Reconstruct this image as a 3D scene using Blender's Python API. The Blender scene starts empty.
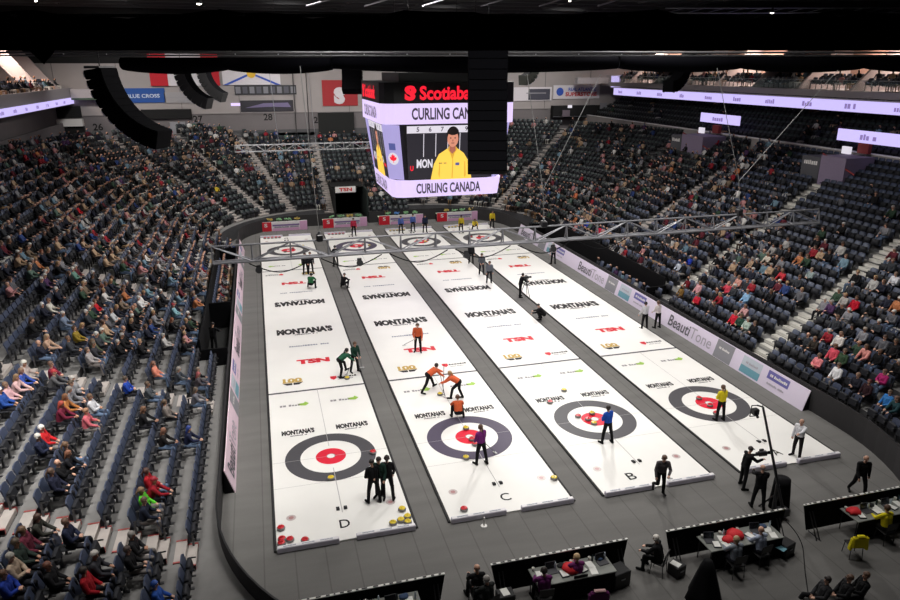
import bpy, math, random
import numpy as np
from mathutils import Vector, Matrix, noise
random.seed(7); RNG = np.random.default_rng(7)
SC = bpy.context.scene; COL = SC.collection
R = math.radians; PI = math.pi
# ------------------------------------------------------------------ camera
CAM = Vector((-1.8045, -24.9632, 14.9798)); YAW, PITCH, FPX = .2675, .3247, 687.5576
_cy, _sy, _cp, _sp = math.cos(YAW), math.sin(YAW), math.cos(PITCH), math.sin(PITCH)
FW = Vector((_sy*_cp, _cy*_cp, -_sp)); RT = Vector((_cy, -_sy, 0)); UP = RT.cross(FW)
cd = bpy.data.cameras.new('camera'); cam = bpy.data.objects.new('camera', cd); COL.objects.link(cam)
cd.sensor_width = 36; cd.lens = FPX/900*36; cd.clip_end = 400
m = Matrix((RT, UP, -FW)).transposed().to_4x4(); m.translation = CAM; cam.matrix_world = m
SC.camera = cam
def at(u, v, **k):
    """world point where the photograph's pixel meets a plane (x=, y= or z=)"""
    d = FW + RT*((u-450)/FPX) + UP*((300-v)/FPX)
    a, val = list(k.items())[0]; i = 'xyz'.index(a)
    return CAM + d*((val-CAM[i])/d[i])
def pix(p):
    d = Vector(p)-CAM; w = d.dot(FW)
    return 450+FPX*d.dot(RT)/w, 300-FPX*d.dot(UP)/w, w
ICE, FLOOR = 0.0, -0.06
# ------------------------------------------------------------------ materials
MATS = {}
def lin(c): return tuple(((x+.055)/1.055)**2.4 if x > .04045 else x/12.92 for x in c)
def mat(name, rgb, rough=.6, metal=0., var=.08, scale=8., emit=0., spec=.5, alpha=1., bump=0.):
    """procedural material: sRGB base colour with a little noise in it"""
    if name in MATS: return MATS[name]
    m = bpy.data.materials.new(name); m.use_nodes = True; MATS[name] = m
    nt = m.node_tree; b = nt.nodes['Principled BSDF']; c = lin(rgb)
    m.diffuse_color = (*c, 1)
    b.inputs['Roughness'].default_value = rough; b.inputs['Metallic'].default_value = metal
    b.inputs['Specular IOR Level'].default_value = spec
    if emit:
        b.inputs['Base Color'].default_value = (*[x*.3 for x in c], 1)
        b.inputs['Emission Color'].default_value = (*c, 1); b.inputs['Emission Strength'].default_value = emit
        return m
    tc = nt.nodes.new('ShaderNodeTexCoord'); nz = nt.nodes.new('ShaderNodeTexNoise'); nz.inputs['Scale'].default_value = scale
    nz.inputs['Detail'].default_value = 4
    rp = nt.nodes.new('ShaderNodeMix'); rp.data_type = 'RGBA'
    rp.inputs[6].default_value = (*[max(0, x*(1-var)) for x in c], 1); rp.inputs[7].default_value = (*[min(1, x*(1+var)) for x in c], 1)
    nt.links.new(tc.outputs['Object'], nz.inputs['Vector']); nt.links.new(nz.outputs['Fac'], rp.inputs[0])
    nt.links.new(rp.outputs[2], b.inputs['Base Color'])
    if bump:
        bp = nt.nodes.new('ShaderNodeBump'); bp.inputs['Strength'].default_value = bump; bp.inputs['Distance'].default_value = .02
        nt.links.new(nz.outputs['Fac'], bp.inputs['Height']); nt.links.new(bp.outputs['Normal'], b.inputs['Normal'])
    if alpha < 1: b.inputs['Alpha'].default_value = alpha
    return m
black = mat('black_cloth', (.05, .05, .06), .9, spec=.15)
blackp = mat('black_plastic', (.07, .07, .08), .5)
steel = mat('aluminium', (.62, .63, .65), .35, .8)
white = mat('white_paint', (.90, .89, .88), .5)
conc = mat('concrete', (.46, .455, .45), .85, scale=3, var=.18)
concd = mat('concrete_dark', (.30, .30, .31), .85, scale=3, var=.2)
# ------------------------------------------------------------------ mesh builder
_TXT = {}
def text_geo(t, bold=.0):
    k = (t, bold)
    if k in _TXT: return _TXT[k]
    cu = bpy.data.curves.new('t', 'FONT'); cu.body = t; cu.size = 1; cu.offset = bold; cu.resolution_u = 3
    o = bpy.data.objects.new('t', cu); COL.objects.link(o)
    me = bpy.data.meshes.new_from_object(o.evaluated_get(bpy.context.evaluated_depsgraph_get()))
    v = np.array([x.co[:2] for x in me.vertices]); f = [tuple(p.vertices) for p in me.polygons]
    f = [q if me.polygons[i].normal.z > 0 else q[::-1] for i, q in enumerate(f)]
    bpy.data.objects.remove(o); bpy.data.curves.remove(cu); bpy.data.meshes.remove(me)
    lo, hi = v.min(0), v.max(0); v = (v-(lo+hi)/2)/(hi-lo)
    _TXT[k] = (v, f, (hi-lo)[0]/(hi-lo)[1]); return _TXT[k]
class MB:
    def __init__(s): s.v = []; s.f = []; s.m = []; s.mats = []
    def mi(s, m):
        if m not in s.mats: s.mats.append(m)
        return s.mats.index(m)
    def add(s, vs, fs, m):
        b = len(s.v); s.v += [tuple(p) for p in vs]; i = s.mi(m)
        for f in fs: s.f.append(tuple(b+k for k in f)); s.m.append(i)
        return s
    def box(s, c, size, m, rot=None, taper=1.0):
        x, y, z = [k/2 for k in size]; vs = []
        for dz in (-1, 1):
            t = 1 if dz < 0 else taper
            for dx, dy in ((-1, -1), (1, -1), (1, 1), (-1, 1)): vs.append(Vector((dx*x*t, dy*y*t, dz*z)))
        if rot is not None: vs = [rot @ p for p in vs]
        c = Vector(c)
        return s.add([c+p for p in vs], [(3, 2, 1, 0), (4, 5, 6, 7), (0, 1, 5, 4), (1, 2, 6, 5), (2, 3, 7, 6), (3, 0, 4, 7)], m)
    def rbox(s, c, size, m, r=.02, rot=None):
        """box with bevelled edges"""
        x, y, z = [k/2 for k in size]; r = min(r, x*.9, y*.9, z*.9); vs = []
        lv = [(-z, r), (-z+r, 0), (z-r, 0), (z, r)]
        for h, i in lv:
            X, Y = x-i, y-i
            q = r*.6
            for a, b in ((-X+q, -Y), (X-q, -Y), (X, -Y+q), (X, Y-q), (X-q, Y), (-X+q, Y), (-X, Y-q), (-X, -Y+q)): vs.append(Vector((a, b, h)))
        fs = [tuple(range(7, -1, -1)), tuple(range(24, 32))]
        for k in range(3):
            for j in range(8): fs.append((k*8+j, k*8+(j+1) % 8, k*8+8+(j+1) % 8, k*8+8+j))
        if rot is not None: vs = [rot @ p for p in vs]
        c = Vector(c); return s.add([c+p for p in vs], fs, m)
    def tube(s, p0, p1, r0, m, r1=None, n=8, cap=True):
        p0, p1 = Vector(p0), Vector(p1); r1 = r0 if r1 is None else r1
        d = (p1-p0).normalized(); a = d.orthogonal().normalized(); b = d.cross(a); vs = []
        for p, r in ((p0, r0), (p1, r1)):
            for k in range(n): t = 2*PI*k/n; vs.append(p+a*(r*math.cos(t))+b*(r*math.sin(t)))
        fs = [(k, (k+1) % n, n+(k+1) % n, n+k) for k in range(n)]
        if cap: fs += [tuple(range(n-1, -1, -1)), tuple(range(n, 2*n))]
        return s.add(vs, fs, m)
    def path(s, pts, r, m, n=6):
        for a, b in zip(pts[:-1], pts[1:]): s.tube(a, b, r, m, n=n)
        return s
    def lathe(s, c, prof, m, n=20, sq=(1, 1)):
        c = Vector(c); vs = []; fs = []
        for r, z in prof:
            for k in range(n): t = 2*PI*k/n; vs.append(c+Vector((r*math.cos(t)*sq[0], r*math.sin(t)*sq[1], z)))
        for j in range(len(prof)-1):
            for k in range(n): fs.append((j*n+k, j*n+(k+1) % n, j*n+n+(k+1) % n, j*n+n+k))
        fs += [tuple(range(n-1, -1, -1)), tuple(range((len(prof)-1)*n, len(prof)*n))]
        return s.add(vs, fs, m)
    def quad(s, a, b, c, d, m): return s.add([a, b, c, d], [(0, 1, 2, 3)], m)
    def poly(s, pts, m): return s.add(pts, [tuple(range(len(pts)))], m)
    def slab(s, pts, dvec, m):
        """a flat outline given real thickness"""
        n = len(pts); pts = [Vector(p) for p in pts]; dv = Vector(dvec)
        vs = pts+[p+dv for p in pts]
        return s.add(vs, [tuple(range(n)), tuple(range(2*n-1, n-1, -1))]+[(k, n+k, n+(k+1) % n, (k+1) % n) for k in range(n)], m)
    def text(s, t, o, xd, yd, w, h, m, bold=.0, lift=.004):
        v, f, ar = text_geo(t, bold); xd, yd = Vector(xd).normalized(), Vector(yd).normalized(); nn = xd.cross(yd).normalized()
        if w is None: w = h*ar
        o = Vector(o)+nn*lift
        return s.add([o+xd*(x*w)+yd*(y*h) for x, y in v], f, m)
    def disc(s, c, r0, r1, m, n=48, xd=(1, 0, 0), yd=(0, 1, 0)):
        c, xd, yd = Vector(c), Vector(xd), Vector(yd); vs = []
        for k in range(n):
            t = 2*PI*k/n; e = xd*math.cos(t)+yd*math.sin(t); vs += [c+e*r0, c+e*r1]
        if r0 < 1e-6: return s.add([vs[2*k+1] for k in range(n)], [tuple(range(n))], m)
        return s.add(vs, [(2*k, 2*k+1, (2*k+3) % (2*n), (2*k+2) % (2*n)) for k in range(n)], m)
    def scribble(s, o, xd, yd, w, h, m, seed=1, lift=.004):
        """lettering too small to read in the photograph: a run of little strokes"""
        rr = random.Random(seed); xd, yd = Vector(xd).normalized(), Vector(yd).normalized(); o = Vector(o)+xd.cross(yd)*lift
        x = -w/2
        while x < w/2:
            b = h*rr.uniform(.35, .7); hh = h*rr.uniform(.65, 1)
            if rr.random() < .93: s.quad(o+xd*x-yd*h/2, o+xd*(x+b)-yd*h/2, o+xd*(x+b)+yd*(hh-h/2), o+xd*x+yd*(hh-h/2), m)
            x += b+h*.14
        return s
    def mesh(s, name, smooth=False):
        me = bpy.data.meshes.new(name); me.from_pydata(s.v, [], s.f)
        for m in s.mats: me.materials.append(m)
        me.polygons.foreach_set('material_index', s.m)
        if smooth: me.polygons.foreach_set('use_smooth', [True]*len(s.f))
        me.update(); return me
    def build(s, name, parent=None, smooth=False, loc=None, rz=0, label=None, cat=None, group=None, kind=None):
        o = bpy.data.objects.new(name, s.mesh(name, smooth)); COL.objects.link(o)
        if parent is not None: o.parent = parent
        if loc is not None: o.location = loc; o.rotation_euler.z = rz
        return tag(o, label, cat, group, kind)
def tag(o, label=None, cat=None, group=None, kind=None):
    if label: o['label'] = label
    if cat: o['category'] = cat
    if group: o['group'] = group
    if kind: o['kind'] = kind
    return o
def empty(name, loc, rz=0, label=None, cat=None, group=None):
    o = bpy.data.objects.new(name, None); COL.objects.link(o); o.location = loc; o.rotation_euler.z = rz
    o.empty_display_size = .2
    return tag(o, label, cat, group)
def link_copy(o, parent=None):
    c = o.copy(); COL.objects.link(c)
    if parent is not None: c.parent = parent
    return c
def copy_tree(o, loc, rz, label, group=None):
    r = link_copy(o); r.location = loc; r.rotation_euler.z = rz; r['label'] = label
    if group: r['group'] = group
    for ch in list(o.children):
        c = link_copy(ch, r)
        for g in list(ch.children): link_copy(g, c)
    return r
def np_mesh(name, V, F4, MI, mats, smooth=False):
    """V (n,3); F4 list of quads/tris as (k,4) array; fast mesh for very many faces"""
    me = bpy.data.meshes.new(name); me.vertices.add(len(V)); me.vertices.foreach_set('co', np.asarray(V, np.float32).ravel())
    k = len(F4); me.loops.add(k*4); me.polygons.add(k)
    me.loops.foreach_set('vertex_index', np.asarray(F4, np.int32).ravel())
    me.polygons.foreach_set('loop_start', np.arange(0, k*4, 4, dtype=np.int32))
    me.polygons.foreach_set('loop_total', np.full(k, 4, np.int32))
    me.polygons.foreach_set('material_index', np.asarray(MI, np.int32))
    for m in mats: me.materials.append(m)
    if smooth: me.polygons.foreach_set('use_smooth', np.ones(k, bool))
    me.update(calc_edges=True); me.validate()
    return me
# ------------------------------------------------------------------ rink outline and terraces
X0, X1, Y0, Y1, RC = -4.15, 21.85, -12.5, 44.3, 9.0
CL, CR, CN, CF = X0+RC, X1-RC, Y0+RC, Y1-RC     # arc centres: x, x, near y, far y
D0, PITCHROW, RISE, NROW = .07, .79, .37, 22
YCLIP = 59.3
def tz(i): return .5+RISE*i
def outline(d):
    """points of the rounded rink outline moved outward by d, from the near left corner round to the near right"""
    P = []
    def arc(cx, cy, a0, a1, n, RC=RC):
        for k in range(n+1):
            a = R(a0+(a1-a0)*k/n); P.append(('arc', cx+(RC+d)*math.cos(a), cy+(RC+d)*math.sin(a)))
    if d < .1: arc(CL, CN, 236, 180, 14)
    else: P += [('l', X0-d, CN-9.5*(1-k/14)) for k in range(15)]      # the lowest block runs straight on past the rounded corner
    for y in (9.5, 31.0): P.append(('l', X0-d, y))
    w = d < .1                      # the wall itself turns the far corners more tightly than the seats do
    arc(*((X0+6, Y1-6, 180, 90, 18, 6.) if w else (CL, CF, 180, 90, 18)))
    for x in (5.2, 8.5): P.append(('f', x, Y1+d))
    arc(*((X1-6, Y1-6, 90, 0, 18, 6.) if w else (CR, CF, 90, 0, 18)))
    for y in (33.0, 12.9): P.append(('r', X1+d, y))
    arc(CR, CN, 0, -54, 12)
    return [(x, min(y, YCLIP)) for _, x, y in P]
ref = outline(0)
def seg_kind(k):
    (xa, ya), (xb, yb) = ref[k], ref[k+1]
    xm, ym = (xa+xb)/2, (ya+yb)/2
    if 17 <= k <= 34 or 38 <= k <= 55: return 'corner'
    if abs(xm-X0) < .01 and 9.5 <= ym <= 31: return 'pitL'
    if abs(xm-X1) < .01 and 12.9 <= ym <= 33: return 'pitR'
    if abs(ym-Y1) < .01 and 5.2 <= xm <= 8.5: return 'tunnel'
    return ''
t = MB(); NS = len(ref)-1
for i in range(-1, NROW):
    da, db = (.06, D0) if i < 0 else (D0+PITCHROW*i, D0+PITCHROW*(i+1))
    z = tz(max(i, 0)); z0 = -.06 if i < 0 else (tz(0) if i == 0 else tz(i-1))
    A, B = outline(da), outline(db)
    zr = z0
    for k in range(NS):
        sk = seg_kind(k); z0 = zr
        if sk in ('pitL', 'pitR', 'corner') and i < 2: continue
        if sk: z0 = -.06
        if sk == 'tunnel' and i < 7: continue
        p = lambda q, h: (q[0], q[1], h)
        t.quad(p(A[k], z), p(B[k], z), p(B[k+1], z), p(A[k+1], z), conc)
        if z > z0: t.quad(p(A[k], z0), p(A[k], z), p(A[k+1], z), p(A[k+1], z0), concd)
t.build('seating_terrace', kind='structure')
ZTOP = tz(NROW-1)
# ---- floor of dark grey carpet laid in strips
fm = mat('carpet', (.42, .405, .395), .95, spec=.1)
nt = fm.node_tree; b = nt.nodes['Principled BSDF']
tc = nt.nodes.new('ShaderNodeTexCoord'); sx = nt.nodes.new('ShaderNodeSeparateXYZ'); nt.links.new(tc.outputs['Object'], sx.inputs[0])
def mth(op, a, bb):
    n = nt.nodes.new('ShaderNodeMath'); n.operation = op
    for i, q in enumerate((a, bb)):
        if isinstance(q, (int, float)): n.inputs[i].default_value = q
        else: nt.links.new(q, n.inputs[i])
    return n.outputs[0]
n1 = nt.nodes.new('ShaderNodeTexNoise'); n1.inputs['Scale'].default_value = .5; n1.inputs['Detail'].default_value = 6
mp = nt.nodes.new('ShaderNodeMapping'); mp.inputs['Scale'].default_value = (.5, 3.2, 1)
nt.links.new(tc.outputs['Object'], mp.inputs[0]); nt.links.new(mp.outputs[0], n1.inputs['Vector'])
n2 = nt.nodes.new('ShaderNodeTexNoise'); n2.inputs['Scale'].default_value = 30; nt.links.new(tc.outputs['Object'], n2.inputs['Vector'])
fr = mth('FRACT', mth('MULTIPLY', mth('ADD', sx.outputs[0], 40.), 1/.98), 0)      # seams every .98 m, running along the sheets
seam = mth('LESS_THAN', fr, .045)
val = mth('ADD', mth('MULTIPLY', n1.outputs['Fac'], .55), mth('MULTIPLY', n2.outputs['Fac'], .25))
mx = nt.nodes.new('ShaderNodeMix'); mx.data_type = 'RGBA'; mx.inputs[6].default_value = (*lin((.36, .355, .35)), 1); mx.inputs[7].default_value = (*lin((.50, .495, .485)), 1)
nt.links.new(val, mx.inputs[0])
m2 = nt.nodes.new('ShaderNodeMix'); m2.data_type = 'RGBA'; m2.inputs[7].default_value = (*lin((.27, .26, .255)), 1)
nt.links.new(mx.outputs[2], m2.inputs[6]); nt.links.new(mth('MULTIPLY', seam, .35), m2.inputs[0]); nt.links.new(m2.outputs[2], b.inputs['Base Color'])
fl = MB().poly([(x, y, FLOOR) for x, y in [(-24, -18), (42, -18), (42, 62), (-24, 62)]], fm)
fl.build('floor', kind='structure')
# ---- rinkside wall draped in black, with a pale cap rail
rw = MB(); boardm = mat('rink_drape', (.19, .185, .19), .9, var=.15, scale=2); capm = mat('cap_rail', (.10, .10, .11), .5)
A, B = outline(0), outline(.06)
for k in range(NS):
    if seg_kind(k) == 'tunnel': continue
    a0, a1, b0, b1 = A[k], A[k+1], B[k], B[k+1]; H = 1.12
    rw.quad((*a0, FLOOR), (*a0, H), (*a1, H), (*a1, FLOOR), boardm)
    rw.quad((*b0, FLOOR), (*b1, FLOOR), (*b1, H), (*b0, H), boardm)
    rw.quad((*a0, H), (*b0, H), (*b1, H), (*a1, H), capm)
rw.build('wall_rinkside', kind='structure')
# ---- tunnel under the far stand
tn = MB(); y0, y1 = Y1, Y1+D0+PITCHROW*7
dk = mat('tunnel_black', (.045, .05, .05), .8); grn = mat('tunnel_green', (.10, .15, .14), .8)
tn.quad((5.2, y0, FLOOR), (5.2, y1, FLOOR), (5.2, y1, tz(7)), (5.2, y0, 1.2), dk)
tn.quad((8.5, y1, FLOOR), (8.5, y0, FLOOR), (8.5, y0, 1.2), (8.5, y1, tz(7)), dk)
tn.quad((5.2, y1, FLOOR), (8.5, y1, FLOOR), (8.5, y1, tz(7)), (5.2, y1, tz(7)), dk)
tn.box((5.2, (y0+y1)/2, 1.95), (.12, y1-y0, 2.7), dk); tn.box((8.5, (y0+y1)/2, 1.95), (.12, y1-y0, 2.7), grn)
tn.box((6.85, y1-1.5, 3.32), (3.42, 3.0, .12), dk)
tn.build('wall_tunnel', kind='structure')
s = MB(); s.box((6.6, y1-3.0, 3.05), (2.1, .08, .62), white); redm = mat('sign_red', (.80, .12, .14), .5)
s.text('TSN', (6.6, y1-3.05, 3.05), (1, 0, 0), (0, 0, 1), 1.35, .36, redm, .04)
s.build('tunnel_sign', label='white sign with red letters above the dark tunnel mouth of the far stand', cat='sign')
# ---- pits cut out of the lowest rows on both sides (black lined)
for nm, xs, ya, yb, sg in (('left', X0, 9.5, 31.0, -1), ('right', X1, 12.9, 33.0, 1)):
    p = MB(); d2 = D0+PITCHROW*2
    xo, xi = xs+sg*d2, xs+sg*.06
    p.box(((xo+xi)/2, (ya+yb)/2, -.03), (d2-.06, yb-ya, .06), dk)
    p.box((xo-sg*.30, (ya+yb)/2, .98), (.08, yb-ya, 2.05), black)
    for yy in (ya, yb): p.box(((xo+xi)/2, yy, .7), (d2, .1, 1.5), black)
    if sg < 0:
        p.box(((xo+xi)/2, 16.6, .8), (d2-.1, .12, 1.6), black)
    p.build('trim_'+('1' if sg < 0 else '2'), kind='structure')
# ---- outer walls, concourse, ceiling
wl = mat('wall_grey_light', (.60, .575, .57), .85, scale=.7, var=.08); wd = mat('wall_grey_dark', (.43, .41, .415), .85, scale=.7, var=.1)
bl = mat('dark_void', (.06, .06, .065), .9)
YW = 59.5; XL, XR = X0-D0-PITCHROW*NROW, X1+D0+PITCHROW*NROW      # -22, 39.7
w = MB()
w.quad((-26, YW, 5.5), (52, YW, 5.5), (52, YW, 10.1), (-26, YW, 10.1), wd)
w.quad((-26, YW, 10.1), (52, YW, 10.1), (52, YW, 15.5), (-26, YW, 15.5), wl)
w.quad((-26, YW, 15.5), (52, YW, 15.5), (52, YW, 22.5), (-26, YW, 22.5), bl)
w.box((15, YW-.04, 7.15), (70, .06, .18), bl)
w.box((15, YW-.05, 10.12), (70, .05, .08), wd)
for x in np.arange(-22, 42, 6.2): w.box((x, YW-.03, 12.8), (.06, .05, 5.4), wd)
for tx, u, v in (('26', 98, 127), ('27', 198, 119), ('28', 268, 117), ('29', 318, 120), ('2', 545, 122)):
    q = at(u, v, y=YW); w.text(tx, q, (1, 0, 0), (0, 0, 1), None, .75, bl, .02, .02)
w.build('wall_far', kind='structure')
c = MB(); c.quad((-40, -40, 21.5), (-40, 64, 21.5), (60, 64, 21.5), (60, -40, 21.5), mat('ceiling_deck', (.06, .06, .065), .9))
bm = mat('ceiling_beam', (.22, .22, .23), .6)
for y in np.arange(30, 62, 4.0): c.box((10, y, 21.2), (90, .3, .5), bm)
for x in np.arange(-20, 50, 7): c.box((x, 40, 21.3), (.25, 44, .3), bm)
c.build('ceiling', kind='structure')
# left concourse wall with the curved suite fascia
w = MB()
w.box((XL-.1, 20, ZTOP+.5), (.2, 79, 1.4), wd)
w.quad((XL-5, -20, 22), (XL-5, -20, 5), (XL-5, YW, 5), (XL-5, YW, 22), bl)
w.quad((XL, -20, ZTOP), (XL, YW, ZTOP), (XL-5, YW, ZTOP), (XL-5, -20, ZTOP), concd)
w.build('wall_left', kind='structure')
w = MB()
w.quad((52, -20, 5), (52, -20, 22), (52, YW, 22), (52, YW, 5), bl)
w.box((XR+.1, 18, ZTOP+.45), (.25, 83, 1.15), wl)
w.box((XR+.1, 18, ZTOP+1.06), (.35, 83, .07), white)
w.build('wall_right', kind='structure')
# ------------------------------------------------------------------ people: one continuous body from overlapping limbs, with clothes and hair as children
def uvcap(p0, r0, p1, r1, n=10, rings=3):
    p0, p1 = Vector(p0), Vector(p1); d = p1-p0
    if d.length < 1e-6: d = Vector((0, 0, 1e-4)); p1 = p0+d
    d.normalize(); a = d.orthogonal().normalized(); b = d.cross(a); vs = [p0-d*r0]; fs = []
    for p, r, lo, hi in ((p0, r0, -90, 0), (p1, r1, 0, 90)):
        for k in range(rings):
            t = R(lo+(hi-lo)*((k+1)/rings if lo < 0 else k/rings))
            for j in range(n):
                q = 2*PI*j/n; vs.append(p+d*(r*math.sin(t))+(a*math.cos(q)+b*math.sin(q))*(r*math.cos(t)))
    vs.append(p1+d*r1); m = 2*rings
    fs += [(0, 1+(j+1) % n, 1+j) for j in range(n)]
    for k in range(m-1):
        for j in range(n): fs.append((1+k*n+j, 1+k*n+(j+1) % n, 1+(k+1)*n+(j+1) % n, 1+(k+1)*n+j))
    fs += [(1+(m-1)*n+j, 1+(m-1)*n+(j+1) % n, len(vs)-1) for j in range(n)]
    return vs, fs
def skeleton(ps, fine=True):
    """joints and limb capsules (p0, r0, p1, r1, region); person faces +Y, right hand is +X"""
    g = lambda k, d: ps.get(k, d)
    lean, sl, tw = R(g('lean', 3)), R(g('side', 0)), R(g('twist', 0)); fat = g('fat', 1.0)
    C = []; J = {}
    legs = g('legs', [(0, 5, 2), (0, 5, 2)]); low = 0; hips = []
    for s, (th, ab, kn) in zip((-1, 1), legs):
        h = Vector((s*.095, 0, 0)); th, ab, kn = R(th), R(ab), R(kn)
        k = h+Vector((s*math.sin(ab), math.sin(th)*math.cos(ab), -math.cos(th)*math.cos(ab)))*.43
        q = th-kn; a = k+Vector((s*math.sin(ab*.5), math.sin(q), -math.cos(q)))*.42
        fq = q+R(g('toe', 0)); toe = a+Vector((s*.04, .17*math.cos(fq*.7), -.055+.17*math.sin(fq*.7)))
        heel = a+Vector((0, -.04*math.cos(fq), -.055)); hips.append((h, k, a, toe, heel)); low = min(low, toe.z-.035, heel.z-.035)
    pz = g('pz', None); base = Vector((0, 0, -low if pz is None else pz))
    for s, (h, k, a, toe, heel) in zip('LR', hips):
        h, k, a, toe, heel = [base+q for q in (h, k, a, toe, heel)]
        J['knee'+s], J['ankle'+s], J['toe'+s] = k, a, toe
        C += [(h, .088*fat, k, .062, 'pants'), (k, .062, a, .048, 'pants'), (heel, .04, toe, .036, 'shoe'+s), (a, .045, heel, .042, 'shoe'+s)]
    up = Vector((math.sin(sl), math.sin(lean), math.cos(lean))); rt = Vector((math.cos(tw), math.sin(tw), 0))
    rt = (rt-up*rt.dot(up)).normalized(); fw = up.cross(rt)
    C.append((base-rt*.07, .115*fat, base+rt*.07, .115*fat, 'pants'))
    for s in (-1, 1): C.append((base+rt*s*.055+up*.06, .112*fat, base+rt*s*.075+up*.36, .112, 'top'))
    C.append((base+up*.1+fw*.02, .115*fat, base+up*.33+fw*.025, .105, 'top'))
    S = base+up*.45; C.append((S-rt*.13, .068, S+rt*.13, .068, 'top')); neck = base+up*.50
    hp, hy = R(g('head', 8))+lean*g('hfollow', .35), R(g('look', 0))
    hu = Vector((math.sin(sl)*.4, math.sin(hp), math.cos(hp))); hf = Vector((-math.sin(hy)*math.cos(hp), math.cos(hy)*math.cos(hp), -math.sin(hp)))
    hf = (hf-hu*hf.dot(hu)).normalized(); hr = hf.cross(hu)
    C.append((neck-up*.03, .052, neck+hu*.07, .048, 'skin'))
    H = neck+hu*.17; J['head'] = H; J['hf'], J['hu'], J['hr'] = hf, hu, hr
    C += [(H+hu*.035-hf*.012, .088, H-hu*.03+hf*.012, .07, 'skin'), (H-hu*.03+hf*.03, .05, H-hu*.075+hf*.045, .036, 'skin')]
    C.append((H+hu*.005+hf*.085, .010, H-hu*.022+hf*.103, .014, 'skin'))
    if fine:
        for s in (-1, 1):
            C.append((H+hr*s*.082+hu*.01, .016, H+hr*s*.084-hu*.022, .013, 'skin'))
            C.append((H+hr*s*.032+hf*.079+hu*.012, .011, H+hr*s*.036+hf*.078+hu*.012, .011, 'eye'))
        C.append((H-hr*.018+hf*.081-hu*.05, .010, H+hr*.018+hf*.081-hu*.05, .010, 'lip'))
    arms = g('arms', [(5, 8, 20, 0), (5, 8, 20, 0)])
    for sn, s, (ua, ab, fa, inw) in zip('LR', (-1, 1), arms):
        ua, ab, fa, inw = R(ua), R(ab), R(fa), R(inw)
        sh = S+rt*s*.185
        def dirv(a, o): return (rt*(s*math.sin(o))+Vector((-math.sin(tw), math.cos(tw), 0))*(math.sin(a)*math.cos(o))+Vector((0, 0, -math.cos(a)*math.cos(o)))).normalized()
        e = sh+dirv(ua, ab)*.285; fd = dirv(fa, -inw); wr = e+fd*.245
        C += [(sh, .058*fat, e, .045, 'top'), (e, .045, wr, .033, 'top')]
        J['shoulder'+sn], J['elbow'+sn], J['wrist'+sn] = sh, e, wr
        side = fd.cross(Vector((0, 0, 1)));
        if side.length < .2: side = rt.copy()
        side.normalize(); nrm = side.cross(fd).normalized()
        if nrm.dot(Vector((0, 0, 1))) > 0: nrm = -nrm                      # palm side
        J['hand'+sn] = wr+fd*.10+nrm*.03
        C.append((wr-fd*.02, .028, wr+fd*.02, .026, 'skin'))
        L = [.066, .075, .07, .055]
        for k in range(4):
            o = (k-1.5)*.0195; kn = wr+fd*.088+side*o; C.append((wr+fd*.012+side*o*.55, .016, kn, .0125, 'skin'))
            bend = R(28+6*k); f1 = (fd*math.cos(bend)+nrm*math.sin(bend)); f2 = (fd*math.cos(bend*2.4)+nrm*math.sin(bend*2.4))
            p1 = kn+f1*L[k]*.55; C += [(kn, .0115, p1, .0105, 'skin'), (p1, .0105, p1+f2*L[k]*.5, .0095, 'skin')]
        ts = -side*(1 if True else -1); tb = wr+fd*.025+ts*.022; t1 = tb+(fd*.7+ts*.6+nrm*.25).normalized()*.042
        C += [(tb, .015, t1, .0125, 'skin'), (t1, .0125, t1+(fd*.9+ts*.1+nrm*.5).normalized()*.032, .0105, 'skin')]
    return C, J
def voxel_union(C, voxel):
    mb = MB()
    for p0, r0, p1, r1, _ in C: v, f = uvcap(p0, r0, p1, r1); mb.add(v, f, black)
    me = mb.mesh('tmp'); o = bpy.data.objects.new('tmp', me); COL.objects.link(o)
    md = o.modifiers.new('r', 'REMESH'); md.mode = 'VOXEL'; md.voxel_size = voxel; md.adaptivity = 0
    out = bpy.data.meshes.new_from_object(o.evaluated_get(bpy.context.evaluated_depsgraph_get()))
    bpy.data.objects.remove(o); bpy.data.meshes.remove(me); return out
def region_of(P, C):
    best = np.full(len(P), 9e9); reg = np.zeros(len(P), int)
    for i, (p0, r0, p1, r1, _) in enumerate(C):
        a, b = np.array(p0), np.array(p1); d = b-a; L = max(d@d, 1e-9)
        t = np.clip((P-a)@d/L, 0, 1); dist = np.linalg.norm(P-(a+t[:, None]*d), axis=1)-(r0+t*(r1-r0))
        k = dist < best; best[k] = dist[k]; reg[k] = i
    return reg
def shell(me, sel, off, name, extra=None, jitter=0.):
    """faces of the body picked out and moved outward: a garment or the hair"""
    used = {}; vs = []; fs = []
    for i in np.nonzero(sel)[0]:
        q = []
        for k in me.polygons[i].vertices:
            if k not in used:
                used[k] = len(vs); v = me.vertices[k]; o = off*(1+jitter*noise.noise(v.co*25)); vs.append(v.co+v.normal*o)
            q.append(used[k])
        fs.append(tuple(q))
    if extra:
        for v, f in extra: b = len(vs); vs += v; fs += [tuple(b+k for k in q) for q in f]
    m2 = bpy.data.meshes.new(name); m2.from_pydata([tuple(v) for v in vs], [], fs); m2.polygons.foreach_set('use_smooth', [True]*len(fs))
    m2.materials.append(black); m2.update(); return m2
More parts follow.
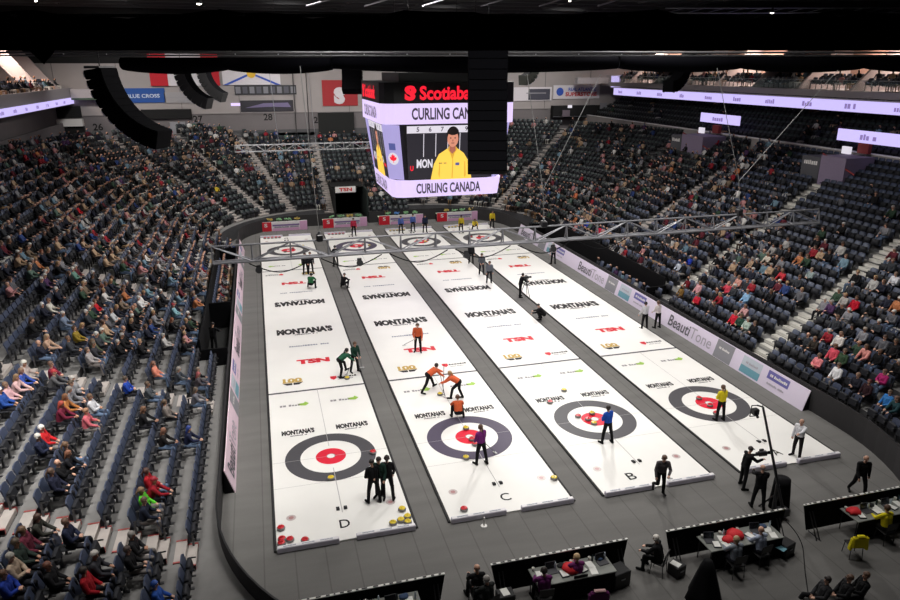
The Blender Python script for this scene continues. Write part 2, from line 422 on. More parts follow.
def human_meshes(ps, voxel=.0125, fine=True):
    C, J = skeleton(ps, fine); me = voxel_union(C, voxel); me.name = 'person'
    n = len(me.polygons); P = np.zeros(n*3); me.polygons.foreach_get('center', P); P = P.reshape(-1, 3)
    names = np.array([c[4] for c in C])[region_of(P, C)]
    H, hf, hu = np.array(J['head']), np.array(J['hf']), np.array(J['hu'])
    q = P-H; a, b = q@hu, q@hf; near = np.linalg.norm(q, axis=1) < .15
    hairst = ps.get('hair', 'short')
    if hairst == 'bald': hs = near & (names == 'skin') & (a < .03) & (a > -.06) & (b < -.055)
    elif hairst == 'cap': hs = near & (a > .035-.02*(b < 0))
    else: hs = near & (names == 'skin') & ((a > .045) | ((b < .02) & (a > -.02)) | ((b < -.03) & (a > -.075))) & (b < .075)
    extra = []
    if hairst == 'long':
        up = Vector(hu); back = -Vector(hf); h = Vector(H)
        for s in (-1, 0, 1):
            o = Vector(J['hr'])*s*.04; extra.append(uvcap(h+back*.05+o+up*.02, .055, h+back*.075+o*1.1-up*.17, .03))
    elif hairst == 'tail':
        h = Vector(H); up = Vector(hu); back = -Vector(hf)
        extra += [uvcap(h+back*.095+up*.03, .03, h+back*.135-up*.05, .032), uvcap(h+back*.135-up*.05, .032, h+back*.11-up*.19, .014)]
    elif hairst == 'cap':
        h = Vector(H); up = Vector(hu); f = Vector(hf); extra.append(uvcap(h+up*.045+f*.09-Vector(J['hr'])*.04, .016, h+up*.045+f*.12+Vector(J['hr'])*.04, .016))
    out = {'J': J}
    slot = {'skin': 0, 'top': 1, 'pants': 2, 'shoeL': 3, 'shoeR': 3, 'eye': 4, 'lip': 5}
    mi = np.array([slot[k] for k in names]); 
    for _ in range(6): me.materials.append(black)
    me.polygons.foreach_set('material_index', mi.astype(np.int32)); me.polygons.foreach_set('use_smooth', [True]*n)
    out['body'] = me
    out['hair'] = shell(me, hs, .016, 'hair', extra, .6)
    out['jacket'] = shell(me, names == 'top', .014, 'jacket', None, .5)
    out['trousers'] = shell(me, names == 'pants', .009, 'trousers', None, .5)
    out['shoe'] = [shell(me, names == k, .006, 'shoe') for k in ('shoeL', 'shoeR')]
    return out
SKIN = [mat('skin_fair', (.80, .62, .53), .55), mat('skin_tan', (.70, .52, .42), .55), mat('skin_dark', (.42, .29, .22), .55)]
EYE = mat('eye_dark', (.06, .05, .05), .2); LIP = mat('lip', (.62, .36, .33), .5)
def cloth(rgb): return mat('cloth_%02x%02x%02x' % tuple(int(c*255) for c in rgb), rgb, .85, scale=14, var=.14, spec=.2)
def hairm(rgb): return mat('hair_%02x%02x%02x' % tuple(int(c*255) for c in rgb), rgb, .6, scale=40, var=.25)
def make_person(mesh, loc, rz, top, pants, hair, skin=0, shoe=(.06, .06, .065), scale=1., shoes=True):
    """assembles a person from a set of meshes; the colours sit on the objects so meshes can be shared"""
    mats = [SKIN[skin], cloth(top), cloth(pants), cloth(shoe), EYE, LIP]
    def ob(name, me, ms, parent=None):
        o = bpy.data.objects.new(name, me); COL.objects.link(o)
        for i, mm in enumerate(ms): o.material_slots[i].link = 'OBJECT'; o.material_slots[i].material = mm
        if parent: o.parent = parent
        return o
    b = ob('person', mesh['body'], mats); b.location = loc; b.rotation_euler.z = rz; b.scale = (scale,)*3
    ob('hair', mesh['hair'], [hairm(hair)], b); ob('jacket', mesh['jacket'], [cloth(top)], b); ob('trousers', mesh['trousers'], [cloth(pants)], b)
    if shoes:
        for sme in mesh['shoe']: ob('shoe', sme, [cloth(shoe)], b)
    return b
SIT = dict(pz=.50, legs=[(84, 8, 82), (84, 8, 82)])
SITPOSES = [
    dict(SIT, lean=-8, arms=[(28, 6, 72, 25), (28, 6, 72, 25)], hair='short'),
    dict(SIT, lean=12, arms=[(38, 6, 66, 20), (34, 6, 78, 25)], hair='long'),
    dict(SIT, lean=-4, arms=[(30, 8, 95, 55), (30, 8, 88, 55)], hair='short', legs=[(82, 12, 70), (82, 6, 95)]),
    dict(SIT, lean=-6, arms=[(24, 10, 80, 30), (48, 4, 135, 20)], hair='bald', fat=1.12),
    dict(SIT, lean=24, arms=[(46, 8, 70, 24), (46, 8, 70, 24)], hair='cap', head=-4, fat=1.08),
    dict(SIT, lean=-10, arms=[(22, 12, 60, 20), (22, 12, 60, 20)], hair='tail', look=25),
    dict(SIT, lean=6, arms=[(30, 6, 100, 40), (30, 6, 60, 20)], hair='short', fat=1.15, look=-25),
    dict(SIT, lean=-6, arms=[(28, 6, 70, 30), (28, 6, 76, 30)], hair='cap', look=12, legs=[(80, 6, 65), (86, 14, 95)]),
]
# ------------------------------------------------------------------ every seat of the stands
class Seat: pass
SEATS = []
def add_seat(p, n, i, stand, sec, idx, z=None):
    s = Seat(); s.p = Vector((p[0], p[1], tz(i) if z is None else z)); s.n = Vector((n[0], n[1], 0)); s.rz = math.atan2(-n[0], n[1])
    s.row, s.stand, s.sec, s.idx = i, stand, sec, idx; s.occ = None
    s.u, s.v, s.w = pix(s.p+Vector((0, 0, .75))); s.vis = s.w > 1 and -6 < s.u < 906 and -4 < s.v < 612
    SEATS.append(s)
DS = .43; SP = .57
AISL = [(-5.8, 0.), (4.6, -.22), (17.5, -.1), (29.5, .0)]           # left side stairs: y at the rink, drift per metre outward
AISR = [(2.7, .2), (11.6, .24), (21.5, .25), (31., .2)]
SECL = ['nearest', 'near', 'second', 'third', 'far']; SECR = ['near', 'second', 'third', 'fourth', 'far']
for i in range(NROW):
    d = D0+PITCHROW*i+DS; rr = RC+d
    for j in range(-14, 69):
        y = -3.4+SP*j
        if y > 35.2: break
        yy = [a+dr*d for a, dr in AISL]
        if min(abs(y-a) for a in yy) > .62 and not (i < 2 and 9.2 < y < 31.3): add_seat((X0-d, y), (1, 0), i, 'left stand', SECL[sum(y > a for a in yy)], j)
        yy = [a+dr*d for a, dr in AISR]
        if y > -3.5 and min(abs(y-a) for a in yy) > .62 and not (i < 2 and 12.6 < y < 33.3): add_seat((X1+d, y), (-1, 0), i, 'right stand', SECR[sum(y > a for a in yy)], j)
    for cx, cy, a0, a1, stand, ais in ((CR, CN, -4, -42, 'right stand', [-26]), (CL, CF, 177, 92, 'far left corner', [111, 126.5, 143, 160]),
                                      (CR, CF, 3, 88, 'far right corner', [38, 58, 75])):
        st = math.degrees(SP/rr); n = int(abs(a1-a0)/st)
        for j in range(n):
            a = a0+(a1-a0)*(j+.5)/n; e = (math.cos(R(a)), math.sin(R(a)))
            if min(abs(a-q) for q in ais)*PI/180*rr < .62: continue
            x, y = cx+e[0]*rr, cy+e[1]*rr
            if y > YCLIP-.7 or (i < 2 and stand.startswith('far')): continue
            k = sum((a < q) if a1 < a0 else (a > q) for q in ais)
            add_seat((x, y), (-e[0], -e[1]), i, stand, ['first', 'second', 'third', 'fourth', 'fifth'][k], j)
    if Y1+d < YCLIP-.7:
        for j in range(14):
            x = CL+.4+SP*j
            if x < 5.0 or (i < 7 and x < 8.8): continue
            add_seat((x, Y1+d), (0, -1), i, 'far stand', 'middle', j)
for j in range(22): add_seat((X0-.95, 17.3+.6*j), (1, 0), 0, 'left pit', 'sunken', j, .0)
for j in range(9): add_seat((X1+.85, 13.6+.95*j), (-1, 0), 0, 'right pit', 'sunken', j, .0)
# ---- stair treads in the aisles (pale nosing on each half step)
stm = mat('stair_concrete', (.66, .63, .61), .85, scale=4, var=.15); nose = mat('stair_nosing', (.80, .79, .76), .7); redp = mat('stair_red_edge', (.62, .28, .27), .7)
def stairs(pt, rows, w, mm, label):
    b = MB()
    for i in rows:
        for h in (0, 1):
            d = D0+PITCHROW*i+(0 if h == 0 else -.30)
            c, n = pt(d+.15); z = tz(i)-(0 if h == 0 else RISE/2)
            rot = Matrix.Rotation(math.atan2(n[1], n[0]), 3, 'Z')
            b.box((c[0], c[1], z-.06), (.32, w, .16), mm, rot)
            if label == 'red': 
                for sy in (-1, 1): b.box((c[0], c[1]+sy*(w/2-.03), z-.05), (.33, .06, .17), redp, rot)
    return b.build('aisle_stairs', kind='structure')
for k, (a, dr) in enumerate(AISL): stairs(lambda d: ((X0-d, a+dr*d), (1, 0)), range(1 if k < 2 else 3, NROW), 1.1, stm, 'red' if k == 0 else '')
for k, (a, dr) in enumerate(AISR): stairs(lambda d: ((X1+d, a+dr*d), (1, 0)), range(1 if k < 1 else 3, NROW), 1.1, nose if k < 2 else stm, '')
def radial(cx, cy, a): return lambda d: ((cx+(RC+d)*math.cos(R(a)), cy+(RC+d)*math.sin(R(a))), (math.cos(R(a)), math.sin(R(a))))
def rows_ok(f): return [i for i in range(3, NROW) if f(D0+PITCHROW*i+.5)[0][1] < YCLIP-.6]
for cx, cy, al in ((CR, CN, [-26]), (CL, CF, [111, 126.5, 143, 160]), (CR, CF, [38, 58, 75])):
    for a in al: f = radial(cx, cy, a); stairs(f, rows_ok(f), 1.1, stm, '')
f = lambda d: ((4.72, Y1+d), (0, 1)); stairs(f, [1, 2]+rows_ok(f), .95, stm, '')
# ---- who sits where: those that stand out in the photograph first (pixel of the chest, jacket, hair, trousers), then the rest by how full each part is
NAMED = [  # u, v, top, hair, pants
 (8,588,(.13,.22,.55),(.35,.24,.18),0),(4,566,(.62,.55,.48),(.6,.58,.55),0),(6,546,(.16,.2,.18),(.3,.25,.2),0),(18,541,(.36,.14,.2),(.4,.3,.22),0),(43,540,(.2,.2,.18),(.3,.22,.18),2),
 (80,544,(.12,.14,.22),(.4,.3,.25),0),(36,576,(.09,.09,.1),(.42,.26,.2),0),(78,570,(.2,.2,.22),(.72,.7,.68),0),(83,592,(.6,.1,.14),(.2,.17,.15),0),
 (139,552,(.1,.1,.11),(.5,.48,.46),2),(142,568,(.07,.07,.08),(.25,.2,.18),2),(151,590,(.15,.3,.6),(.15,.3,.6),0),(138,543,(.1,.1,.11),(.3,.2,.15),0),
 (143,489,(.55,.1,.15),(.6,.12,.18),0),(150,500,(.35,.75,.2),(.5,.4,.3),2),(154,487,(.62,.1,.14),(.3,.2,.17),1),(144,516,(.12,.14,.2),(.35,.27,.22),2),
 (9,404,(.15,.28,.55),(.8,.78,.76),0),(15,392,(.75,.62,.62),(.5,.4,.3),0),(41,446,(.12,.14,.22),(.75,.73,.7),0),(49,439,(.68,.12,.14),(.82,.8,.78),2),(55,416,(.4,.12,.2),(.6,.25,.2),0),
 (63,416,(.62,.4,.22),(.45,.3,.2),0),(73,408,(.42,.42,.44),(.5,.48,.46),0),(92,411,(.74,.74,.76),(.4,.3,.22),1),(83,426,(.75,.38,.42),(.6,.45,.35),2),(70,396,(.5,.5,.52),(.3,.25,.2),2),
 (60,470,(.07,.07,.08),(.75,.6,.52),0),(50,484,(.12,.13,.2),(.35,.27,.22),0),(73,461,(.08,.08,.09),(.4,.3,.22),1),(64,456,(.1,.1,.12),(.5,.33,.25),0),
 (128,384,(.13,.25,.6),(.3,.25,.2),0),(147,381,(.8,.5,.42),(.5,.35,.28),1),(152,390,(.28,.3,.32),(.35,.28,.22),1),(174,379,(.25,.27,.3),(.55,.53,.5),1),(188,389,(.3,.28,.3),(.65,.35,.35),1),
 (196,393,(.4,.4,.43),(.4,.35,.3),1),(204,379,(.1,.1,.12),(.45,.4,.35),1),(138,421,(.1,.1,.11),(.45,.33,.25),0),(170,416,(.45,.42,.4),(.35,.28,.22),0),(158,439,(.12,.11,.11),(.5,.35,.28),1),(186,437,(.12,.14,.24),(.18,.25,.5),1),
 (17,370,(.65,.6,.58),(.8,.79,.75),0),(22,377,(.2,.3,.6),(.5,.4,.33),0),(12,387,(.75,.6,.62),(.45,.35,.28),0),(43,380,(.33,.33,.34),(.65,.18,.2),0),(53,381,(.42,.14,.22),(.4,.3,.25),0),(72,393,(.55,.55,.56),(.7,.68,.66),0),
 (83,370,(.58,.56,.56),(.4,.33,.28),2),(45,346,(.68,.56,.48),(.6,.5,.4),0),(97,309,(.7,.12,.16),(.4,.28,.2),0),(115,319,(.72,.73,.74),(.5,.42,.35),0),(63,321,(.45,.5,.58),(.72,.7,.68),1),(85,341,(.5,.42,.15),(.3,.22,.16),0),
 (98,349,(.3,.32,.25),(.4,.33,.26),0),(46,309,(.8,.78,.74),(.5,.36,.28),0),(93,367,(.2,.2,.22),(.35,.3,.25),1),(173,314,(.52,.68,.72),(.6,.15,.2),1),(142,305,(.82,.82,.82),(.8,.79,.78),0),(196,297,(.75,.6,.56),(.55,.45,.38),0),
 (77,211,(.7,.12,.15),(.3,.22,.18),0),(145,294,(.48,.62,.68),(.75,.73,.7),1),(72,276,(.4,.55,.5),(.8,.78,.75),0),
 (682,299,(.5,.38,.2),(.3,.22,.16),0),(700,296,(.72,.12,.2),(.4,.3,.24),0),(703,285,(.8,.6,.62),(.5,.4,.33),0),(687,288,(.45,.12,.15),(.35,.27,.22),0),(727,294,(.75,.25,.32),(.8,.6,.5),0),(737,287,(.82,.6,.55),(.5,.36,.28),0),
 (748,293,(.5,.65,.78),(.4,.3,.24),1),(718,306,(.16,.16,.18),(.4,.3,.25),0),(734,313,(.75,.12,.2),(.6,.45,.36),0),(741,318,(.15,.27,.22),(.4,.32,.26),0),(735,328,(.62,.68,.64),(.7,.68,.65),2),(748,319,(.78,.6,.6),(.45,.33,.26),0),(752,328,(.09,.09,.1),(.35,.28,.22),0),
 (690,266,(.16,.25,.68),(.5,.4,.33),1),(678,268,(.75,.78,.82),(.4,.32,.26),1),(814,369,(.85,.5,.52),(.4,.3,.24),0),(828,359,(.78,.3,.36),(.4,.28,.2),0),(832,381,(.85,.85,.86),(.35,.27,.22),2),(840,367,(.2,.28,.2),(.4,.33,.28),0),
 (864,360,(.82,.55,.52),(.35,.26,.2),0),(878,385,(.65,.15,.4),(.4,.3,.24),1),(884,388,(.2,.45,.7),(.35,.28,.22),0),(854,395,(.12,.12,.16),(.5,.4,.33),0),(870,399,(.2,.12,.14),(.4,.2,.2),0),(880,399,(.08,.08,.09),(.6,.42,.32),0),(878,415,(.7,.58,.46),(.4,.3,.24),0),
 (895,401,(.14,.26,.28),(.4,.3,.25),0),(896,357,(.1,.1,.11),(.35,.28,.22),0),(855,301,(.72,.1,.18),(.4,.3,.24),0),(895,284,(.82,.82,.84),(.5,.42,.36),0),(770,264,(.82,.78,.72),(.6,.5,.42),0),(838,334,(.84,.82,.8),(.5,.4,.33),0),(813,351,(.2,.18,.16),(.45,.35,.28),0),
 (867,334,(.5,.5,.52),(.6,.56,.52),0),(782,281,(.72,.2,.24),(.5,.4,.34),0),(807,278,(.5,.55,.55),(.55,.5,.45),0),(690,200,(.5,.15,.2),(.3,.25,.2),0),(589,222,(.16,.26,.7),(.4,.3,.25),0),(598,234,(.72,.15,.28),(.4,.32,.28),0),(577,198,(.85,.5,.35),(.5,.4,.3),0),(215,187,(.85,.75,.25),(.4,.3,.2),0)]
PANTS = [(.12, .12, .14), (.36, .43, .53), (.45, .43, .42)]
VIS = [s for s in SEATS if s.vis]
for n in NAMED:
    c = [s for s in VIS if s.occ is None and not (s.row == 0 and s.stand != 'left stand')]
    s = min(c, key=lambda q: (q.u-n[0])**2+(q.v-n[1])**2)
    if (s.u-n[0])**2+(s.v-n[1])**2 < 420: s.occ = (n[2], n[3], PANTS[n[4]])
TOPS = [((.08,.08,.09),34),((.13,.14,.19),20),((.2,.21,.23),16),((.35,.35,.37),8),((.5,.5,.52),6),((.66,.65,.64),5),((.82,.81,.8),3),((.66,.56,.46),6),((.46,.4,.34),4),((.55,.14,.18),4),((.36,.14,.18),4),((.18,.25,.44),3),((.42,.52,.58),3),((.70,.50,.50),3),((.2,.28,.22),3),((.34,.42,.38),2),((.7,.45,.3),1),((.3,.2,.34),1)]
TP = [t for t, w in TOPS for _ in range(w)]
HAIRS = [((.78,.77,.75),6),((.6,.58,.56),5),((.4,.3,.23),6),((.28,.21,.17),5),((.62,.5,.36),4),((.14,.12,.11),4),((.5,.28,.18),1),((.75,.62,.54),3)]
HP = [t for t, w in HAIRS for _ in range(w)]
def density(s):
    if s.row == 0 and s.stand == 'right stand': return 0
    u, v = s.u, s.v; ns = noise.noise(Vector((s.p.x*.28, s.p.y*.28, 3.1)))
    if s.stand == 'left stand':
        if v > 352: return .25 if (u < 60 and v < 420) else .0
        if u < 75 and 292 < v < 345: return .12
        d = .60 if v < 290 else .5
        if u < 60 and v < 200: d = .45
    elif s.stand.endswith('pit'): return .85
    elif s.stand == 'far left corner': d = .62 if (u < 215 or v < 185) else .15
    elif s.stand == 'far stand': d = .35
    elif s.stand == 'far right corner': d = .18 if v < 165 or (u > 560 and v < 185) else .66
    else:
        d = .62
        if v > 345: d = .22 if u > 840 else .03
        elif u > 790 and v < 250: d = .12
        elif u > 830 and v < 345: d = .5
        elif v > 300 and u < 800: d = .06
        elif u > 690 and 270 < v <= 345: d = .38
        elif v < 170: d = .5
    return min(.92, max(0, d*(1+1.3*ns)))
for s in VIS:
    if s.occ is None and random.random() < density(s):
        s.occ = (random.choice(TP), random.choice(HP), random.choice([PANTS[0]]*6+[PANTS[1]]*3+[PANTS[2]]))
# ---- the seat itself
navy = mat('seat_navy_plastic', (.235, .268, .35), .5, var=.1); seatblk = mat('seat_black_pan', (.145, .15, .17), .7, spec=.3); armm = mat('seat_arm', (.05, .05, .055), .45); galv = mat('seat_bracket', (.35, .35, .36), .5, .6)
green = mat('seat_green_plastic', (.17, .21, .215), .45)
def seat_parts(folded):
    rb = Matrix.Rotation(R(14), 3, 'X'); P = {}
    b = MB(); o = []
    for k in range(13):
        t = k/12; x = -.235+.47*t; top = .93-.05*abs(2*t-1)**4; o.append((x, top))
    pts = [Vector((x, 0, z)) for x, z in o]+[Vector((.225, 0, .46)), Vector((-.225, 0, .46))]
    f = lambda p: Vector((p.x, -.20-(p.z-.46)*.25, p.z))
    b.slab([f(p) for p in pts], (0, -.045, -.008), navy)
    b.box((0, -.285, .66), (.30, .02, .22), seatblk, Matrix.Rotation(R(14), 3, 'X'))
    P['backrest'] = b
    q = MB()
    if folded: q.rbox((0, -.14, .585), (.44, .12, .34), seatblk, .04, Matrix.Rotation(R(10), 3, 'X'))
    else: q.rbox((0, .02, .435), (.43, .43, .065), seatblk, .03)
    P['seat_pan'] = q
    for s, nm in ((-1, 'armrest'), (1, 'armrest')):
        a = MB(); x = s*.262; a.rbox((x, -.09, .66), (.045, .24, .035), armm, .012); a.box((x, -.17, .34), (.035, .06, .66), galv); a.box((x, -.13, .012), (.06, .18, .024), galv)
        P['armrest'+str(s)] = a
    return P
SEATMESH = {}
for fo in (True, False):
    P = seat_parts(fo); SEATMESH[fo] = {k: v.mesh(k.rstrip('-1')) for k, v in P.items()}
near = sorted([s for s in VIS if 0 < s.u < 900 and 0 < s.v < 606], key=lambda s: s.w)
ind = near[:300]
PLACE = {'left stand': 'left stand', 'right stand': 'right stand'}
def seat_label(s):
    st = s.stand; band = 'by the rink' if s.row < 4 else ('in the middle rows' if s.row < 11 else 'high up')
    return ('empty folded navy seat with black pan' if s.occ is None else 'navy stadium seat in use under a spectator')+', %s, %s section, %s' % (st, s.sec, band)
for s in ind:
    s.single = True
    lb = seat_label(s)
    e = empty('stadium_seat', s.p, s.rz, lb, 'seat', 'stadium seats: '+lb)
    for k, me in SEATMESH[s.occ is None].items():
        o = bpy.data.objects.new(k.rstrip('-1'), me); COL.objects.link(o); o.parent = e
# ---- all farther seats as one object
def seat_lp(folded):
    b = MB(); f = lambda x, z: Vector((x, -.20-(z-.46)*.25, z)); g = Vector((0, -.05, 0))
    A = [f(-.23, .46), f(.23, .46), f(.235, .88), f(.17, .93), f(-.17, .93), f(-.235, .88)]
    v = A+[p+g for p in A]
    b.add(v, [(0, 1, 2, 5), (5, 2, 3, 4), (7, 6, 11, 8), (8, 11, 10, 9), (1, 7, 8, 2), (6, 0, 5, 11), (4, 3, 9, 10), (3, 2, 8, 9), (5, 4, 10, 11)], navy)
    if folded: b.box((0, -.14, .585), (.44, .12, .34), seatblk, Matrix.Rotation(R(10), 3, 'X'))
    else: b.box((0, .02, .43), (.43, .43, .07), seatblk)
    b.box((.285, -.09, .65), (.04, .24, .04), armm); b.box((.285, -.15, .33), (.04, .06, .66), armm)
    return np.array([tuple(p) for p in b.v]), np.array([list(q) for q in b.f]), np.array(b.m), b.mats
def inst(base, items):
    """numpy instancing of a quad mesh: items = (loc, rz, scale)"""
    V, F, M_ = base; n = len(items); loc = np.array([i[0] for i in items]); a = np.array([i[1] for i in items]); sc = np.array([i[2] for i in items])
    c, s = np.cos(a)[:, None], np.sin(a)[:, None]; X = V[None, :, 0]*sc[:, None]; Y = V[None, :, 1]*sc[:, None]; Z = V[None, :, 2]*sc[:, None]
    P = np.stack([X*c-Y*s+loc[:, 0:1], X*s+Y*c+loc[:, 1:2], Z+loc[:, 2:3]], -1).reshape(-1, 3)
    return P, (F[None]+(np.arange(n)*len(V))[:, None, None]).reshape(-1, 4), np.tile(M_, n)
rest = [s for s in SEATS if s.vis and not getattr(s, 'single', False)]
parts = []; ofs = 0; Vs, Fs, Ms = [], [], []
for fo in (True, False):
    for gset in (0, 1):
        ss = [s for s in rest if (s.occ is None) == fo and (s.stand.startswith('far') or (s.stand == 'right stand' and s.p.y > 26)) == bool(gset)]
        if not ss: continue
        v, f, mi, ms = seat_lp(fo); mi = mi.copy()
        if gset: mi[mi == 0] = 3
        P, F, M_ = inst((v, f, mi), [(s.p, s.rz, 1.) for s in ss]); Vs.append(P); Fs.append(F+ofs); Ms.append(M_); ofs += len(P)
# upper right stand behind the concourse wall
up = []
for i in range(8):
    for y in np.arange(-2, 58, .6): up.append((Vector((XR+.7+.8*i, y, 9.0+.42*i)), PI/2, 1.))
v, f, mi, ms = seat_lp(True); mi = mi.copy(); mi[mi == 0] = 3
P, F, M_ = inst((v, f, mi), up); Vs.append(P); Fs.append(F+ofs); Ms.append(M_); ofs += len(P)
me = np_mesh('stadium_seating', np.concatenate(Vs), np.concatenate(Fs), np.concatenate(Ms), [navy, seatblk, armm, green])
o = bpy.data.objects.new('stadium_seating', me); COL.objects.link(o)
tag(o, 'dark navy and green stadium seats filling the farther rows of all stands', 'seats', None, 'stuff')
ut = MB()
for i in range(8): ut.box((XR+1.0+.8*i, 28, 8.8+.42*i), (.8, 66, .40), concd)
ut.build('seating_terrace', kind='structure')
# ---- spectators: the 300 nearest one by one, the others as one crowd
occ = sorted([s for s in VIS if s.occ], key=lambda s: s.w if (0 < s.u < 900 and 0 < s.v < 605) else 1e6)
SM = [human_meshes(p, .019, True) for p in SITPOSES]
ORD = ['first', 'second', 'third', 'fourth', 'fifth', 'sixth', 'seventh', 'eighth', 'ninth', 'tenth', 'eleventh', 'twelfth']+['%dth' % k for k in range(13, 20)]+['20th', '21st', '22nd', '23rd', '24th', '25th', '26th', '27th', '28th', '29th', '30th', '31st', '32nd', '33rd', '34th', '35th', '36th']
def cname(c):
    r, g, b = c; mx, mn = max(c), min(c)
    if mx-mn < .07: return 'black' if mx < .13 else 'charcoal' if mx < .27 else 'grey' if mx < .6 else 'light grey' if mx < .78 else 'white'
    if r == mx and b < .3 and g > .55: return 'yellow'
    if r == mx and g > .38 and b < .35 and r > .7: return 'orange'
    if r == mx and r > .7 and g > .4: return 'pink' if b > .45 else 'peach'
    if r == mx and g < .2 and b > .3: return 'magenta'
    if r == mx and g < .3 and r > .5: return 'red'
    if r == mx and g < .25 and r > .3: return 'maroon'
    if r == mx: return 'tan' if r > .6 else 'brown' if r > .25 else 'black'
    if g == mx: return 'bright green' if g > .6 and b < .4 else 'pale green' if g > .5 else 'dark green'
    if b == mx and r > g+.05: return 'purple'
    return 'light blue' if g > .4 else 'blue' if b > .4 else 'navy'
def hname(c):
    r, g, b = c
    if r > .7 and b > .65: return 'white-haired'
    if r > .7: return 'balding'
    if r-b < .06: return 'grey-haired' if r > .4 else 'dark-haired'
    if b == max(c): return 'blue-capped'
    if g < .24 and r > .5: return 'red-capped'
    return 'fair-haired' if r > .55 else 'auburn-haired' if g < r*.62 and r > .4 else 'brown-haired' if r > .25 else 'dark-haired'
LABELS = set()
def spect_label(s, top, hair):
    # counted seat position within its block: nth row up from the rink, nth seat from the block's near end
    blk = sorted([q.idx for q in SEATS if q.stand == s.stand and q.sec == s.sec and q.row == s.row]); k = blk.index(s.idx)
    return '%s spectator in %s jacket, %s, %s block, %s row up, %s seat along' % (hname(hair), cname(top), s.stand, s.sec, ORD[s.row-(2 if s.stand.startswith('far') and 'corner' in s.stand else 0)], ORD[min(k, 35)])
HIDX = {'balding': [3], 'white-haired': [0, 2, 6], 'grey-haired': [0, 2, 6, 1], 'blue-capped': [4, 7], 'red-capped': [4, 7]}
for n, s in enumerate(occ[:300]):
    top, hair, pants = s.occ; h = hname(hair)
    pi = random.choice(HIDX.get(h, [0, 1, 2, 5, 6, 1, 5])); p = make_person(SM[pi], s.p+s.n*.06, s.rz, top, pants, hair, random.choice([0, 0, 0, 0, 1, 1]), scale=random.uniform(.95, 1.04), shoes=False)
    tag(p, spect_label(s, top, hair), 'person', 'spectators in the stands')
def lowpoly():
    b = MB(); A = [black, white, steel, blackp]      # four slots standing for jacket, trousers, skin, hair
    def ring(c, rx, ry, n=8): return [Vector((c[0]+rx*math.cos(2*PI*k/n+PI/8), c[1]+ry*math.sin(2*PI*k/n+PI/8), c[2])) for k in range(n)]
    def loft(rs, m, close=True):
        n = len(rs[0]); vs = [p for r in rs for p in r]; fs = [(j*n+k, j*n+(k+1) % n, j*n+n+(k+1) % n, j*n+n+k) for j in range(len(rs)-1) for k in range(n)]
        L = (len(rs)-1)*n; fs += [(L, L+1, L+2, L+3), (L, L+3, L+4, L+7), (L+7, L+4, L+5, L+6)]; b.add(vs, fs, m)
    loft([ring((0, -.02, .42), .17, .13), ring((0, -.01, .62), .165, .12), ring((0, -.03, .84), .19, .115), ring((0, -.035, .95), .15, .09), ring((0, -.02, 1.0), .055, .055)], A[0])
    loft([ring((0, -.02, .98), .05, .05), ring((0, 0, 1.07), .062, .07), ring((0, 0, 1.14), .078, .09), ring((0, -.005, 1.21), .074, .088)], A[2])
    loft([ring((0, -.03, 1.10), .08, .082), ring((0, -.014, 1.17), .088, .098), ring((0, -.012, 1.23), .072, .085), ring((0, -.012, 1.262), .035, .045)], A[3])
    def limb(p0, p1, r0, r1, m):
        p0, p1 = Vector(p0), Vector(p1); d = (p1-p0).normalized(); a = d.orthogonal().normalized(); c = d.cross(a)
        vs = [p+a*(r*math.cos(t))+c*(r*math.sin(t)) for p, r in ((p0, r0), (p1, r1)) for t in (0, 1.257, 2.513, 3.77, 5.027)]
        b.add(vs, [(k, (k+1) % 5, 5+(k+1) % 5, 5+k) for k in range(5)]+[(5, 6, 7, 8), (5, 8, 9, 9)], m)
    for s in (-1, 1):
        limb((s*.20, -.03, .92), (s*.25, .08, .68), .06, .048, A[0]); limb((s*.25, .07, .69), (s*.11, .27, .62), .048, .036, A[0]); limb((s*.12, .26, .625), (s*.05, .31, .62), .035, .03, A[2])
        limb((s*.09, 0, .49), (s*.12, .42, .50), .085, .065, A[1]); limb((s*.12, .42, .52), (s*.12, .40, .06), .062, .048, A[1]); limb((s*.12, .36, .05), (s*.13, .56, .035), .045, .038, A[1])
    return np.array([tuple(p) for p in b.v]), np.array([list(q)+([q[-1]] if len(q) == 3 else []) for q in b.f]), np.array(b.m)
LV, LF, LM = lowpoly(); keep = np.array([len(set(q)) for q in LF.tolist()])
LF = LF[keep == 4]; LM = LM[keep == 4]
crowd = [(s.p+s.n*.05, s.rz, random.uniform(.93, 1.05), s.occ) for s in occ[300:]]
PAL = []
def pidx(mm):
    if mm not in PAL: PAL.append(mm)
    return PAL.index(mm)
def crowd_mesh(name, items):
    P, F, M_ = inst((LV, LF, LM), [c[:3] for c in items]); out = np.zeros(len(F), int); k = len(LF); PAL.clear()
    for i, c in enumerate(items):
        top, hair, pants = c[3]; lut = np.array([pidx(cloth(top)), pidx(cloth(pants)), pidx(SKIN[random.choice([0, 0, 0, 1])]), pidx(hairm(hair))])
        out[i*k:(i+1)*k] = lut[LM]
    o = bpy.data.objects.new(name, np_mesh(name, P, F, out, list(PAL), True)); COL.objects.link(o); return o
o = crowd_mesh('crowd', crowd)
tag(o, 'crowd of seated spectators in mixed jackets filling the farther rows', 'crowd', None, 'stuff')
print('SEATS', len(SEATS), 'visible', len(VIS), 'occupied', len(occ), 'crowd', len(crowd))
